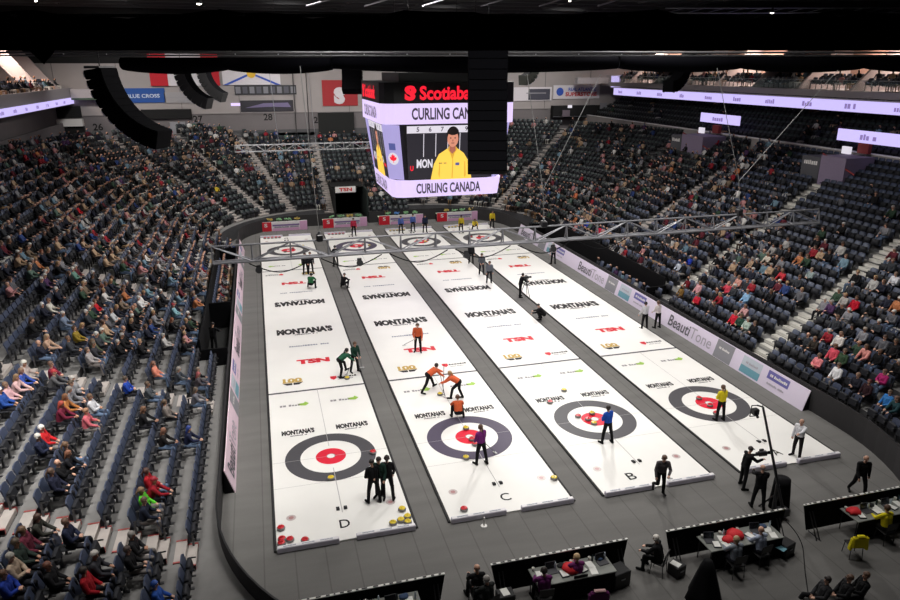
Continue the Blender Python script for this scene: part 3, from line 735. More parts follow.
# ------------------------------------------------------------------ the four sheets
ice = mat('ice', (.90, .895, .88), .45, spec=.12, var=.05, scale=.7)
ringd = mat('ring_charcoal', (.31,.305,.32), .5, spec=.1, var=.06); ringp = mat('ring_purple_grey', (.325, .30, .365), .5, spec=.1, var=.06)
ringr = mat('ring_red', (.83, .16, .24), .5, spec=.1); ringl = mat('ring_line', (.66, .65, .65), .5, spec=.1); inkb = mat('ink_black', (.17, .165, .17), .5, spec=.1); inkr = mat('ink_red', (.80, .17, .22), .5, spec=.1)
inkg = mat('ink_grey', (.55, .54, .55), .5, spec=.1); inkbl = mat('ink_blue_grey', (.50, .52, .58), .5, spec=.1); gold = mat('ink_gold', (.74, .62, .34), .5, spec=.1); leaf = mat('ink_leaf_green', (.60, .75, .33), .5, spec=.1)
foam = mat('sheet_foam_edge', (.12, .12, .125), .8); hackm = mat('hack_rubber', (.13, .13, .14), .7); bdl = mat('backboard_face', (.82, .80, .86), .5); bdt = mat('backboard_top', (.86, .85, .86), .5)
SX, SW, YE = 5.906, 4.64, 5.42
def sheet(k, letter, letx, ring, label):
    xc = SX*k; b = MB()
    yn, yf = -YE, 34.75+YE; w = SW/2
    ys = [yn, yf]
    b.box((xc, (yn+yf)/2, ICE-.03), (SW, yf-yn, .06), ice)
    L1, L2, L3 = .003, .005, .007
    for ty, s in ((0, 1), (34.75, -1)):
        c = lambda h: (xc, ty, ICE+h)
        b.disc(c(L1), 1.22, 1.83, ring, 64); b.disc(c(L1), 0, .61, ringr, 40); b.disc(c(L2), 0, .165, ice, 24); b.disc(c(L3), .15, .18, inkg, 24)
        X = Vector((s, 0, 0)); Y = Vector((0, s, 0)); O = Vector((xc, ty, ICE))
        def bar(x, y, wx, wy, m, h=L2): b.quad(O+X*(x-wx/2)+Y*(y-wy/2)+Vector((0, 0, h)), O+X*(x+wx/2)+Y*(y-wy/2)+Vector((0, 0, h)), O+X*(x+wx/2)+Y*(y+wy/2)+Vector((0, 0, h)), O+X*(x-wx/2)+Y*(y+wy/2)+Vector((0, 0, h)), m)
        bar(0, 6.40, SW, .15, ringd); bar(0, 0, SW, .018, ringl); bar(0, -1.83, SW, .016, ringl); bar(0, -2.4, .03, 3.0, ringl); bar(0, 3.6, .022, 5.6, ringl)
        P = lambda x, y: O+X*x+Y*y
        def T(t, x, y, ww, hh, m, bold=.0): b.text(t, P(x, y), X, Y, ww, hh, m, bold, L3)
        for x in (-1.17, 1.17):
            T("MONTANA'S", x, 2.36, 1.4, .44, inkb, .06); b.scribble(P(x, 2.04), X, Y, .7, .08, inkb, 3, L3)
            b.scribble(P(x-.25, 4.95), X, Y, .85, .2, inkg, 5, L3)
            q = P(x+.45, 4.98); b.poly([q+X*a+Y*bb+Vector((0, 0, L3)) for a, bb in ((-.28, -.12), (.05, -.2), (.22, 0), (.05, .22), (-.02, .08), (-.28, .06))], leaf)
        q = P(-1.12, 7.62); b.text('100', q+Y*.12, X, Y, .95, .5, gold, .05, L3); 
        b.quad(*[q+X*a+Y*bb+Vector((0, 0, L2)) for a, bb in ((-.5, -.16), (.5, -.16), (.5, -.05), (-.5, -.05))], gold)
        for sx in (-1, 1): b.poly([q+X*(sx*a)+Y*bb+Vector((0, 0, L3)) for a, bb in ([(.03, -.2), (.5, -.2), (.3, -.44), (.03, -.44)][::sx])], inkb)
        q = P(.92, 7.5); b.poly([q+X*a+Y*bb+Vector((0, 0, L3)) for a, bb in ((-.16, .2), (-.16, -.05), (0, -.25), (.16, -.05), (.16, .2))], inkr)
        b.scribble(P(1.55, 7.55), X, Y, .85, .2, inkb, 9, L3); b.scribble(P(1.5, 7.28), X, Y, .7, .1, inkg, 11, L3)
        T('TSN', .1, 9.97, 1.75, .62, inkr, .07)
        b.scribble(P(.05, 12.3), X, Y, 2.2, .2, inkbl, 13, L3)
        T("MONTANA'S", -.02, 14.72, 3.3, .98, inkb, .07); b.scribble(P(0, 14.12), X, Y, 1.3, .15, inkb, 15, L3)
        for x in (-1.78, 1.76): b.disc(P(x, -3.74)+Vector((0, 0, L2)), .0, .17, mat('ice_badge', (.74, .69, .68), .4), 20); b.disc(P(x, -3.74)+Vector((0, 0, L3)), .0, .09, mat('ice_badge_red', (.66, .48, .48), .4), 12)
        lt = -.74 if (letter == 'B' and s > 0) else 0.0
        T(letter, lt, -4.55, .36 if letter != 'C' else .38, .46, inkb, .01)
    o = b.build('curling_sheet', label=label, cat='curling sheet')
    for ty, s in ((0, 1), (34.75, -1)):
        for sx in (-.085, .085):
            h = MB(); h.rbox((xc+sx*1.6, ty-s*3.66, ICE+.022), (.12, .2, .04), hackm, .01); h.rbox((xc+sx*1.6, ty-s*3.70, ICE+.05), (.12, .06, .05), hackm, .01); h.build('hack', o)
        for sx in (-1, 1):
            d = MB(); x = xc+sx*1.3; yb = ty-s*(YE+.02); d.rbox((x, yb, .055), (2.02, .16, .20), bdl, .02)
            d.box((x, yb, .158), (1.98, .13, .006), bdt)
            for q in (-.6, 0, .6): d.scribble((x+q, yb, .161), (s, 0, 0), (0, s, 0), .42, .06, inkbl, 3)
            d.build('backboard', o)
    for sx in (-1, 1): f = MB(); f.rbox((xc+sx*(w+.05), (yn+yf)/2, -.025), (.10, yf-yn, .07), foam, .02); f.build('foam_edge', o)
    return o
sheet(0, 'D', 0, ringd, 'leftmost sheet of white curling ice, with the letter D behind its house')
sheet(1, 'C', 0, ringp, 'white curling sheet second from the left, letter C and a purplish outer ring')
sheet(2, 'B', 0, ringd, 'white curling sheet third from the left, letter B behind its house')
sheet(3, 'A', 0, ringd, 'rightmost sheet of white curling ice, beside the long advertising board')
# ------------------------------------------------------------------ stones
granite = mat('granite', (.50, .49, .48), .35, var=.3, scale=60); hred = mat('stone_red', (.80, .13, .17), .35); hyel = mat('stone_yellow', (.86, .76, .18), .35)
prof = [(.06, 0), (.11, .006), (.138, .03), (.145, .057), (.138, .085), (.112, .108), (.085, .112)]
def stone_meshes(hm):
    b = MB().lathe((0, 0, 0), prof, granite, 24); body = b.mesh('curling_stone', True)
    h = MB(); h.lathe((0, 0, .108), [(.118, 0), (.116, .012), (.09, .018), (.03, .020)], hm, 20)
    h.tube((0, -.045, .12), (0, -.045, .158), .013, hm); h.path([(0, -.05, .155), (0, .0, .168), (0, .075, .162)], .014, hm, 8)
    return body, h.mesh('handle', True)
ST = {'red': stone_meshes(hred), 'yellow': stone_meshes(hyel)}
STONES = [ # pixel, colour, label
 (373,452,'red','red-handled stone on the right rim of the D sheet rings'),(331,478,'yellow','yellow-handled stone at the front of the D sheet rings'),
 (281,528,'red','red-handled stone alone near the left edge behind the D house'),(282,539,'red','red-handled stone in the left corner of sheet D, rear left of three'),
 (290,539.5,'red','red-handled stone in the left corner of sheet D, right of three'),(281.5,543.5,'red','red-handled stone in the left corner of sheet D, front of three'),
 (305,540,'red','red-handled stone by the backboard of sheet D, apart from the corner three'),
 (402,509,'yellow','yellow-handled stone at the right edge behind the D house, alone'),(393,523,'yellow','yellow-handled stone in right corner of sheet D, leftmost of four'),
 (401,520,'yellow','yellow-handled stone in right corner of sheet D, middle of four'),(407.5,516.5,'yellow','yellow-handled stone in right corner of sheet D, rearmost of four'),(408,522,'yellow','yellow-handled stone in right corner of sheet D, frontmost of four'),
 (464,509,'red','red-handled stone behind the C house near the left edge'),(554,478,'yellow','yellow-handled stone at the right edge behind the C house'),
 (466,457.5,'yellow','yellow-handled stone on the front ring of the C house'),(466,428,'yellow','yellow-handled stone just above the red circle of the C house'),
 (472,439,'red','red-handled stone in the C house near the button'),(475,444,'red','red-handled stone in the C house right in front of the button stone'),
 (440,394,'yellow','yellow-handled stone being swept on sheet C'),
 (564,390,'yellow','yellow-handled guard stone short of the B house'),(550,402,'red','red-handled guard stone short of the B house'),
 (578,416,'red','red-handled stone at the left of the red circle on sheet B'),(592,413,'yellow','yellow-handled stone at the top of the red circle on sheet B'),
 (594,423,'yellow','yellow-handled stone at the front of the red circle on sheet B'),(588,419,'red','red-handled stone on the button of sheet B'),
 (699,398,'red','red-handled stone at the back left of the A house'),(347,378,'yellow','yellow-handled stone being swept on sheet D'),(710,405,'red','red-handled stone on the button of sheet A'),(716,413,'red','red-handled stone at the front of the red circle on sheet A')]
far = [(0,[(-.9,.5,'red'),(.4,.3,'red'),(-.3,-.6,'red'),(1.3,1.0,'yellow')]),(1,[(-.4,.2,'red'),(.6,.1,'red'),(.2,-.7,'red'),(1.1,-.4,'yellow')]),(2,[(-.3,.3,'red'),(.7,.2,'red'),(.3,-.4,'yellow')]),(3,[(-.2,.4,'red'),(.5,0,'red'),(.2,-.5,'red'),(-1.,.3,'red')])]
def add_stone(p, c, lb):
    b, h = ST[c]; o = bpy.data.objects.new('curling_stone', b); COL.objects.link(o); o.location = p; o.rotation_euler.z = random.uniform(0, 6)
    hh = bpy.data.objects.new('handle', h); COL.objects.link(hh); hh.parent = o; hh['label'] = c+' plastic handle'
    tag(o, lb, 'curling stone', 'curling stones')
for u, v, c, lb in STONES: add_stone(at(u, v-1, z=.06)*1.0*Vector((1, 1, 0)) if False else Vector((*at(u, v, z=.06)[:2], .0)), c, lb)
sheetn = ['D', 'C', 'B', 'A']
posn = lambda x, y: ('left' if x < -.25 else 'right' if x > .25 else 'middle')+(' rear' if y > .25 else ' front' if y < -.25 else '')
for k, L in far:
    for x, y, c in L: add_stone(Vector((SX*k+x, 34.75+y, 0)), c, 'small %s-handled stone in the far house of sheet %s, at its %s' % (c, sheetn[k], posn(x, y)))
for k in range(4):
    for j in range(5): add_stone(Vector((SX*k-1.9+.33*j, 34.75+4.9, 0)), 'yellow' if k in (2, 3) else 'red', '%s-handled stone lined up behind the far house of sheet %s, %s from left' % ('yellow' if k in (2, 3) else 'red', sheetn[k], ORD[j]))
# ------------------------------------------------------------------ long advertising boards on both sides
vin = mat('board_vinyl', (.87, .83, .90), .5, var=.02); vinp = mat('board_vinyl_pink', (.90, .80, .85), .5, var=.02); bt = mat('board_text', (.36, .35, .38), .5); btl = mat('board_text_light', (.66, .64, .68), .5)
teal = mat('board_teal', (.42, .62, .68), .5); pur = mat('board_purple', (.42, .40, .66), .5); gry = mat('board_grey', (.55, .55, .57), .5)
def board(side, label):
    sg = -1 if side == 'left' else 1
    xb, xt = (-3.70, -4.0) if sg < 0 else (21.45, 21.75)
    yA, yB, H = (-1.55, 36.0, .98) if sg < 0 else (-1.75, 35.4, 1.0)
    b = MB(); P = lambda y, t, l=0.: Vector((xb+(xt-xb)*t-sg*l, y, FLOOR+(H)*t+.0))
    vm = vinp if sg < 0 else vin
    b.slab([P(yA, 0), P(yB, 0), P(yB, 1), P(yA, 1)], (sg*.03, 0, 0), vm)
    # triangular black back support
    b.slab([P(yA, 0)+Vector((sg*.04, .02, 0)), P(yA, 1)+Vector((sg*.04, .02, -.02)), Vector((xt+sg*.08, yA+.02, FLOOR))], (0, yB-yA-.04, 0), black)
    xd = Vector((0, 1 if sg < 0 else -1, 0)); yd = (P(0, 1)-P(0, 0)).normalized()
    def pan(y, w, m, t0=.12, t1=.88):
        q = [P(y-w/2, t0, .006), P(y+w/2, t0, .006), P(y+w/2, t1, .006), P(y-w/2, t1, .006)]; b.poly(q if sg > 0 else q[::-1], m)
    def word(y, first=True):
        o = P(y, .5, .008); w = 5.0
        b.text('Beauti', o-xd*1.02, xd, yd, 2.16, .66, bt, .015, .006); b.text('Tone', o+xd*1.12, xd, yd, 1.96, .64, btl, .0, .006)
    def logo(y, m, w=1.45):
        if m is gry: pan(y, w, m, .02, .98); b.scribble(P(y, .6, .01), xd, yd, w*.6, .13, white, 5, .006)
        elif m is teal: pan(y, w, teal, .08, .45); pan(y, w, mat('board_pale', (.74, .77, .81), .5), .45, .92); b.scribble(P(y, .65, .01), xd, yd, w*.6, .12, btl, 5, .006)
        else: pan(y, w, pur, .5, .9); b.scribble(P(y, .7, .01), xd, yd, w*.75, .14, white, 5, .006); b.scribble(P(y, .3, .01), xd, yd, w*.8, .1, btl, 6, .006)
    if sg > 0: seq = [(.2, 'pur'), (2.1, 'teal'), (4.3, 'gry'), (7.5, 'w'), (13.2, 'pur'), (15.1, 'teal'), (17.0, 'gry'), (20.2, 'w'), (25.9, 'pur'), (27.8, 'teal'), (29.7, 'gry'), (32.6, 'w')]
    else: seq = [(1.2, 'w'), (5.2, 'gry'), (6.9, 'teal'), (8.8, 'pur'), (13.2, 'w'), (17.6, 'gry'), (19.4, 'teal'), (21.2, 'pur'), (25.5, 'w'), (30, 'gry'), (32, 'teal'), (34, 'pur')]
    for y, k in seq:
        if k == 'w': word(y)
        else: logo(y, {'pur': pur, 'teal': teal, 'gry': gry}[k])
    return b.build('advertising_board', label=label, cat='advertising board')
board('left', 'long pinkish-white advertising board leaning along the left side of the rink')
board('right', 'long lavender-white advertising board along the right side of the rink')
# ------------------------------------------------------------------ far scorers' benches
fb = [mat('bench_red', (.82, .12, .20), .5), mat('bench_pink', (.85, .66, .80), .5), mat('bench_white', (.88, .86, .87), .5), mat('bench_violet', (.50, .42, .60), .5)]
grn2 = [mat('plant_green', (.50, .68, .50), .7), mat('plant_pale', (.70, .80, .68), .7), mat('plant_blue', (.30, .48, .72), .7), mat('plant_gold', (.75, .65, .35), .7)]
for k, (ua, ub, wh) in enumerate(((260, 307, 'leftmost'), (323, 367, 'second from left'), (379, 423, 'third from left'), (437, 478, 'rightmost'))):
    xa, xb2 = at(ua, 225, y=42.9).x, at(ub, 222, y=42.9).x; xm, w = (xa+xb2)/2, xb2-xa
    o = empty('scorers_bench', (xm, 42.9, FLOOR), 0, 'red and pink fronted scorers\' bench with green top behind the far houses, %s' % wh, 'bench', 'far scorers\' benches')
    b = MB(); b.box((0, 0, .48), (w, .10, .92), fb[2]); b.quad((-w/2, -.055, .03), (-w/2+w*.24, -.055, .03), (-w/2+w*.24, -.055, .93), (-w/2, -.055, .93), fb[0])
    b.text('S', (-w/2+w*.12, -.055, .62), (1, 0, 0), (0, 0, 1), .3, .36, white, .03)
    b.quad((w/2-w*.16, -.056, .03), (w/2, -.056, .03), (w/2, -.056, .93), (w/2-w*.16, -.056, .93), fb[1]); b.quad((-w*.24, -.056, .03), (w*.33, -.056, .03), (w*.33, -.056, .3), (-w*.24, -.056, .3), fb[1])
    b.quad((-w*.24, -.056, .5), (w*.33, -.056, .5), (w*.33, -.056, .66), (-w*.24, -.056, .66), fb[3])
    b.scribble((w*.05, -.058, .4), (1, 0, 0), (0, 0, 1), w*.5, .14, inkbl, k+2)
    b.build('front_panel', o)
    b = MB(); b.box((0, .40, .78), (w, .72, .05), grn2[1])
    for sx in (-1, 1): b.box((sx*(w/2-.06), .4, .4), (.05, .6, .74), black)
    b.build('table_top', o)
    for j in range(4):
        x = -w*.3+w*.2*j+(k*.07)
        pl = MB(); rr = random.Random(k*9+j); cm = grn2[0] if (j+k) % 3 else grn2[2 if k == 2 else 3]
        pl.lathe((0, 0, 0), [(.10, 0), (.13, .16), (.12, .17)], blackp, 10)
        for q in range(14): a = rr.uniform(0, 6.28); e = rr.uniform(.05, .3); pl.box((e*math.cos(a), e*.6*math.sin(a), .2+rr.uniform(0, .16)), (.12, .1, .10), cm, Matrix.Rotation(a, 3, 'Z') @ Matrix.Rotation(rr.uniform(-.6, .6), 3, 'X'))
        pl.build('potted_plant', loc=(xm+x, 43.3, FLOOR+.805), label='low %s plant arrangement on the %s far bench, %s from its left' % ('green' if cm is grn2[0] else 'blue' if cm is grn2[2] else 'golden', wh, ORD[j]), cat='plant', group='plants on the far benches')
# ------------------------------------------------------------------ press tables at the near end
papm = mat('paper', (.88, .88, .86), .7); tabm = mat('table_grey', (.47, .48, .46), .6); laptopm = mat('laptop_grey', (.25, .25, .27), .4); scrm = mat('laptop_screen', (.10, .11, .13), .2); bagr = mat('red_fabric', (.78, .10, .14), .8); metal = mat('leg_metal', (.20, .20, .21), .4, .5)
checkw = mat('edge_white', (.84, .84, .82), .6)
def press_table(xa, xb2, label, tx0, tx1):
    ym = -9.05; xm = (xa+xb2)/2; o = empty('press_table', (xm, ym, FLOOR), 0, label, 'table', 'press tables'); L = xb2-xa
    b = MB(); P = lambda x, t: Vector((x, .0+.22*(1-t)*0+(.30*(1-t) if False else -.10*(1-t)), .12+.94*t))
    b.slab([P(-L/2, 1), P(L/2, 1), P(L/2-.18, 0), P(-L/2+.18, 0)], (0, .03, 0), black); b.build('front_board', o)
    b = MB(); b.box((0, .01, 1.075), (L, .07, .03), checkw)
    rr = random.Random(int(xa*10)); x = -L/2+.05
    while x < L/2-.1: w = rr.uniform(.05, .16); b.box((x+w/2, .01, 1.092), (w, .05, .006), inkb); x += w+rr.uniform(.08, .2)
    b.build('edge_strip', o)
    b = MB(); b.rbox(((tx0+tx1)/2-xm, -.52, .76), (tx1-tx0, .80, .04), tabm, .01); b.build('table_top', o)
    b = MB(); b.box(((tx0+tx1)/2-xm, -.9, .39), (tx1-tx0-.1, .015, .70), black); b.build('skirt', o)
    for x in (tx0-xm+.08, tx1-xm-.08):
        for y in (-.2, -.82): b = MB(); b.tube((x, y, 0), (x, y, .74), .018, metal); b.build('leg', o)
    for sx in (-1, 1):
        b = MB(); x = sx*(L/2-.35); b.tube((x, -.05, .8), (x, -.55, 0), .02, metal); b.tube((x, -.02, .01), (x, -.6, .01), .02, metal); b.tube((x+sx*.12, -.05, .8), (x+sx*.12, -.55, 0), .02, metal); b.build('brace', o)
    return xm, ym
TT = [(-2.1, 2.4, 'leftmost press table, cut off by the bottom of the photograph', -1.7, 1.55), (3.82, 8.33, 'press table where people in purple jackets sit', 4.95, 7.5), (9.70, 14.2, 'press table where two people in grey shirts sit', 10.75, 13.45), (14.95, 19.5, 'rightmost press table with yellow jackets behind it', 16.35, 19.3)]
for a, b_, lb, t0, t1 in TT: press_table(a, b_, lb, t0, t1)
ZT = FLOOR+.781
TN = ['leftmost table', 'purple jackets\' table', 'grey shirts\' table', 'rightmost table']
def paper(x, y, rz, lb, z=ZT, m=None): MB().rbox((0, 0, .006), (.22, .30, .012), m or papm, .003).build('paper_stack', loc=(x, y, z), rz=rz, label=lb, cat='paper', group='papers on the press tables')
def laptop(x, y, rz, lb):
    o = empty('laptop', (x, y, ZT), rz, lb, 'laptop', 'laptops on the press tables')
    MB().rbox((0, 0, .01), (.34, .24, .02), laptopm, .006).build('base', o)
    MB().rbox((0, .15, .12), (.34, .014, .22), laptopm, .006, Matrix.Rotation(R(-18), 3, 'X')).box((0, .141, .12), (.31, .004, .19), scrm, Matrix.Rotation(R(-18), 3, 'X')).build('screen', o)
def bottle(x, y, lb, m): MB().lathe((0, 0, 0), [(.033, 0), (.035, .02), (.034, .15), (.014, .19), (.014, .215)], m, 12).build('water_bottle', loc=(x, y, ZT), label=lb, cat='bottle', group='bottles on the press tables', smooth=True)
def redbag(x, y, z, lb, m=None, s=1.):
    b = MB(); rr = random.Random(int(x*77)); n = 14; vs = []; fs = []
    for j, (r, h) in enumerate(((.20, 0), (.25, .05), (.22, .12), (.13, .17), (.03, .185))):
        for k in range(n): a = 2*PI*k/n; q = r*(1+rr.uniform(-.18, .18)); vs.append((q*math.cos(a)*1.25*s, q*math.sin(a)*s, (h+(rr.uniform(-.02, .03) if 0 < j < 4 else 0))*s))
    for j in range(4):
        for k in range(n): fs.append((j*n+k, j*n+(k+1) % n, j*n+n+(k+1) % n, j*n+n+k))
    fs += [tuple(range(n-1, -1, -1)), tuple(range(4*n, 5*n))]
    b.add(vs, fs, m or bagr); b.build('folded_jacket', loc=(x, y, z), label=lb, cat='jacket', smooth=True)
btm = mat('bottle_clear', (.75, .80, .84), .1); btg = mat('bottle_dark', (.15, .2, .2), .2)
for k, (t0, t1) in enumerate(((-1.6, 1.5), (5.0, 7.45), (10.8, 13.4), (16.4, 19.2))):
    rr = random.Random(40+k); n = 6; step = (t1-t0)/n
    used = {}
    for j in range(n):
        x = t0+step*(j+.5)
        if k == 1 and j in (2, 3): continue
        if k == 2 and j in (2, 3): continue
        if k == 3 and j == 0: continue
        laptopq = j % 2 == (k % 2)
        w = '%s, %s place from its left' % (TN[k], ORD[j])
        if laptopq: laptop(x, -9.52+rr.uniform(-.05, .05), rr.uniform(-.2, .2), 'grey laptop open on the '+w)
        else:
            paper(x, -9.5, rr.uniform(-.5, .5), 'white papers spread on the '+w); paper(x-.02, -9.78, rr.uniform(-.5, .5), 'white papers at the near edge, '+w)
        bottle(x+step*.36, -9.38+rr.uniform(-.08, .08), ('clear' if j % 2 else 'dark')+' drinking bottle on the '+w, btm if j % 2 else btg)
redbag(6.2, -9.55, ZT, 'red jacket heaped on the press table of the purple jackets'); redbag(11.95, -9.5, ZT, 'red jacket heaped on the press table of the grey shirts'); redbag(16.62, -9.5, ZT, 'red bag at the left end of the rightmost press table', None, .8)
redbag(11.62, -9.62, ZT, 'smaller red cloth left of the red jacket on the grey shirts\' table', None, .7)
cupm = mat('cup_white', (.85, .84, .82), .5); binm = mat('binder_dark', (.16, .17, .2), .6); bags = [mat('bag_black', (.08, .08, .09), .8), mat('bag_blue', (.2, .28, .4), .8)]
for k, (t0, t1) in enumerate(((-1.6, 1.5), (5.0, 7.45), (10.8, 13.4), (16.4, 19.2))):
    for j in range(4):
        x = t0+(t1-t0)*(j+.12)/4; w = 'the %s, %s from its left' % (TN[k], ORD[j])
        MB().lathe((0, 0, 0), [(.034, 0), (.044, .10), (.046, .105), (.04, .10), (.03, .02)], cupm, 12).build('paper_cup', loc=(x, -9.28, ZT), label='white paper cup at the back of '+w, cat='cup', group='cups on the press tables', smooth=True)
        if j < 3: MB().rbox((0, 0, .018), (.24, .31, .036), binm, .008).rbox((0, .0, .04), (.20, .27, .008), papm, .003).build('binder', loc=(x+.22, -9.72+.05*j, ZT), rz=.3*j-.3, label='dark binder with a white page on '+w, cat='binder', group='binders on the press tables')
        if j in (1, 3): redbag(x+.30, -9.33, ZT, '%s small bag on ' % ('black' if j == 1 else 'blue')+w, bags[j//2], .45)
# ------------------------------------------------------------------ chairs
def chair_parts():
    P = {}; P['seat'] = MB().rbox((0, 0, .445), (.44, .42, .04), blackp, .015)
    P['backrest'] = MB().rbox((0, -.215, .72), (.44, .035, .30), blackp, .015, Matrix.Rotation(R(8), 3, 'X'))
    for i, (sx, sy) in enumerate(((-1, 1), (1, 1), (-1, -1), (1, -1))):
        b = MB(); b.tube((sx*.19, sy*.17, .43), (sx*.21, sy*.21, 0), .013, metal)
        if sy < 0: b.tube((sx*.19, -.17, .43), (sx*.20, -.225, .70), .013, metal)
        P['leg%d' % i] = b
    return {k: v.mesh(k.rstrip('0123')) for k, v in P.items()}
CH = chair_parts()
def chair(x, y, rz, lb):
    e = empty('folding_chair', (x, y, FLOOR), rz, lb, 'chair', 'chairs at the press tables')
    for k, me in CH.items(): o = bpy.data.objects.new(k.rstrip('0123'), me); COL.objects.link(o); o.parent = e
# ------------------------------------------------------------------ people on the floor
BLK, DKP = (.07, .07, .08), (.10, .10, .11)
def P_(u, v, rz, pose, top, pants, hair, lb, z=ICE, skin=0, scale=1., seat=False, dx=0, dy=0):
    q = at(u, v, z=z); ms = human_meshes(pose, .0125); loc = Vector((q.x+dx, q.y+dy, z))
    p = make_person(ms, loc, R(rz), top, pants, hair, skin, scale=scale); tag(p, lb, 'person')
    mw = Matrix.Translation(loc) @ Matrix.Rotation(R(rz), 4, 'Z') @ Matrix.Scale(scale, 4)
    return {k: mw @ v for k, v in ms['J'].items() if k not in ('hf', 'hu', 'hr')}, p
STAND = dict(lean=3, legs=[(3, 6, 3), (-3, 6, 2)], arms=[(4, 10, 16, 0), (4, 10, 16, 0)])
def st(**k): d = dict(STAND); d.update(k); return d
broomm = mat('broom_shaft', (.25, .25, .27), .4); broomh = mat('broom_head', (.80, .80, .80), .6); broomy = mat('broom_pad', (.75, .68, .2), .6)
def broom(hand, u, v, lb, extra=.35, z=ICE):
    """a broom held in a hand, its head on the ice"""
    f = Vector((*at(u, v, z=z)[:2], z+.05)); d = (hand-f).normalized(); top = hand+d*extra
    o = MB(); o.tube(f+d*.03, top, .0145, broomm, n=8); s = o.build('curling_broom', label=lb, cat='broom', group='curling brooms')
    h = MB(); a = math.atan2(d.y, d.x)+PI/2; h.rbox(f-Vector((0, 0, .022)), (.22, .08, .05), broomh, .012, Matrix.Rotation(a, 3, 'Z')); h.build('broom_head', s)
BR, GR, DK, BL_ = (.36, .26, .2), (.62, .60, .58), (.16, .13, .12), (.68, .55, .38)
# sheet D
P_(374,502, 14, st(hair='cap', lean=6, arms=[(-2,16,50,30),(-2,16,50,30)], legs=[(4,10,4),(-5,10,4)]), BLK, BLK, DK, 'curler all in black with back turned, left of the three on sheet D')
P_(388,497.5,-12, st(hair='tail', lean=5, arms=[(8,12,60,20),(4,14,30,10)], legs=[(12,12,6),(-12,10,8)]), BLK, BLK, DK, 'curler all in black, right of the three on sheet D, legs apart')
J,_ = P_(380.5,497.5,150, st(hair='cap', lean=4, arms=[(6,12,40,0),(20,10,70,30)]), (.10,.2,.17), BLK, DK, 'curler in dark green top standing behind the two in black on sheet D')
J,_ = P_(355,372,-150, st(hair='short', lean=8, arms=[(14,8,40,20),(20,12,60,20)], legs=[(8,6,8),(-4,8,6)]), (.10,.22,.18), BLK, BR, 'upright curler in dark green beside the bent sweeper on sheet D')
broom(J['handL'], 362,368,'broom of the upright curler in dark green on sheet D')
SWEEP = dict(lean=58, legs=[(52,10,40),(8,10,22)], arms=[(58,8,62,22),(42,6,50,20)], hair='short', head=-14, toe=0)
J,_ = P_(340,377,-75, dict(SWEEP, hair='tail'), (.16,.35,.26), BLK, DK, 'bent sweeper in green working beside a stone on sheet D')
broom(J['handL'], 346.5,375.5,'broom of the bent green sweeper on sheet D', .45)
# sheet C
J,_ = P_(418,352, 160, st(hair='short', arms=[(10,14,40,0),(20,10,55,20)], lean=6), (.80,.37,.22), BLK, BR, 'curler in orange standing on the red letters of sheet C')
broom(J['handR'], 404,345.5,'broom stretched out to the left of the standing orange curler')
J,_ = P_(428,391.5,-78, dict(SWEEP, lean=64, legs=[(40,10,20),(-22,8,14)]), (.81,.37,.22), BLK, DK, 'orange sweeper on sheet C, left of the moving stone')
broom(J['handL'], 443,394.5,'broom of the left orange sweeper on sheet C', .5)
J,_ = P_(459,400, 68, dict(SWEEP, lean=60, legs=[(44,10,34),(2,8,24)], hair='tail'), (.81,.37,.22), BLK, BL_, 'orange sweeper on sheet C, right of the moving stone')
broom(J['handR'], 445,397.5,'broom of the right orange sweeper on sheet C', .5)
CROUCH = dict(lean=26, legs=[(112,16,138),(104,16,130)], arms=[(46,16,70,20),(46,16,80,20)], toe=16, hair='short')
J,_ = P_(458.5,420,-6, dict(CROUCH), (.80,.37,.22), BLK, BR, 'orange curler crouching at the top of the C rings')
J,_ = P_(481,464, 22, st(hair='tail', lean=5, arms=[(6,12,50,25),(12,14,45,0)], legs=[(6,8,4),(-8,8,4)]), (.46,.16,.46), BLK, BR, 'curler in purple jacket with back turned in the C house')
broom(J['handR'], 495,453,'broom held to the right by the curler in purple')
# sheet B and A
J,_ = P_(606.5,443, 14, st(hair='short', lean=4, arms=[(10,10,85,40),(10,10,85,40)], legs=[(5,10,3),(-6,10,4)]), (.13,.32,.72), BLK, DK, 'curler in bright blue jacket standing in the B house')
J,_ = P_(659,493.5, 165, dict(lean=14, legs=[(4,4,6),(34,10,92)], arms=[(24,14,70,30),(6,16,30,0)], hair='tail'), (.32,.30,.31), BLK, BR, 'curler in dark grey stepping on one leg at the end of sheet B')
broom(J['handL'], 670,478.5,'broom of the grey curler at the end of sheet B', .5)
J,_ = P_(719.5,420.5, 5, st(hair='tail', arms=[(8,12,80,40),(8,12,80,40)]), (.88,.80,.15), BLK, BR, 'curler in yellow jacket standing in the A house')
J,_ = P_(796,457, 105, st(lean=2, arms=[(78,14,92,0),(2,12,14,0)], hair='bald', legs=[(4,6,3),(-2,8,3)]), (.86,.86,.88), (.12,.11,.12), GR, 'person in white shirt reaching forward at the end of sheet A')
J,_ = P_(857,495, 160, st(lean=6, legs=[(20,6,14),(-14,6,18)], arms=[(-12,14,10,0),(22,12,40,0)], hair='bald'), BLK, BLK, (.85,.83,.8), 'white-haired person all in black walking beside the right rink wall', FLOOR)
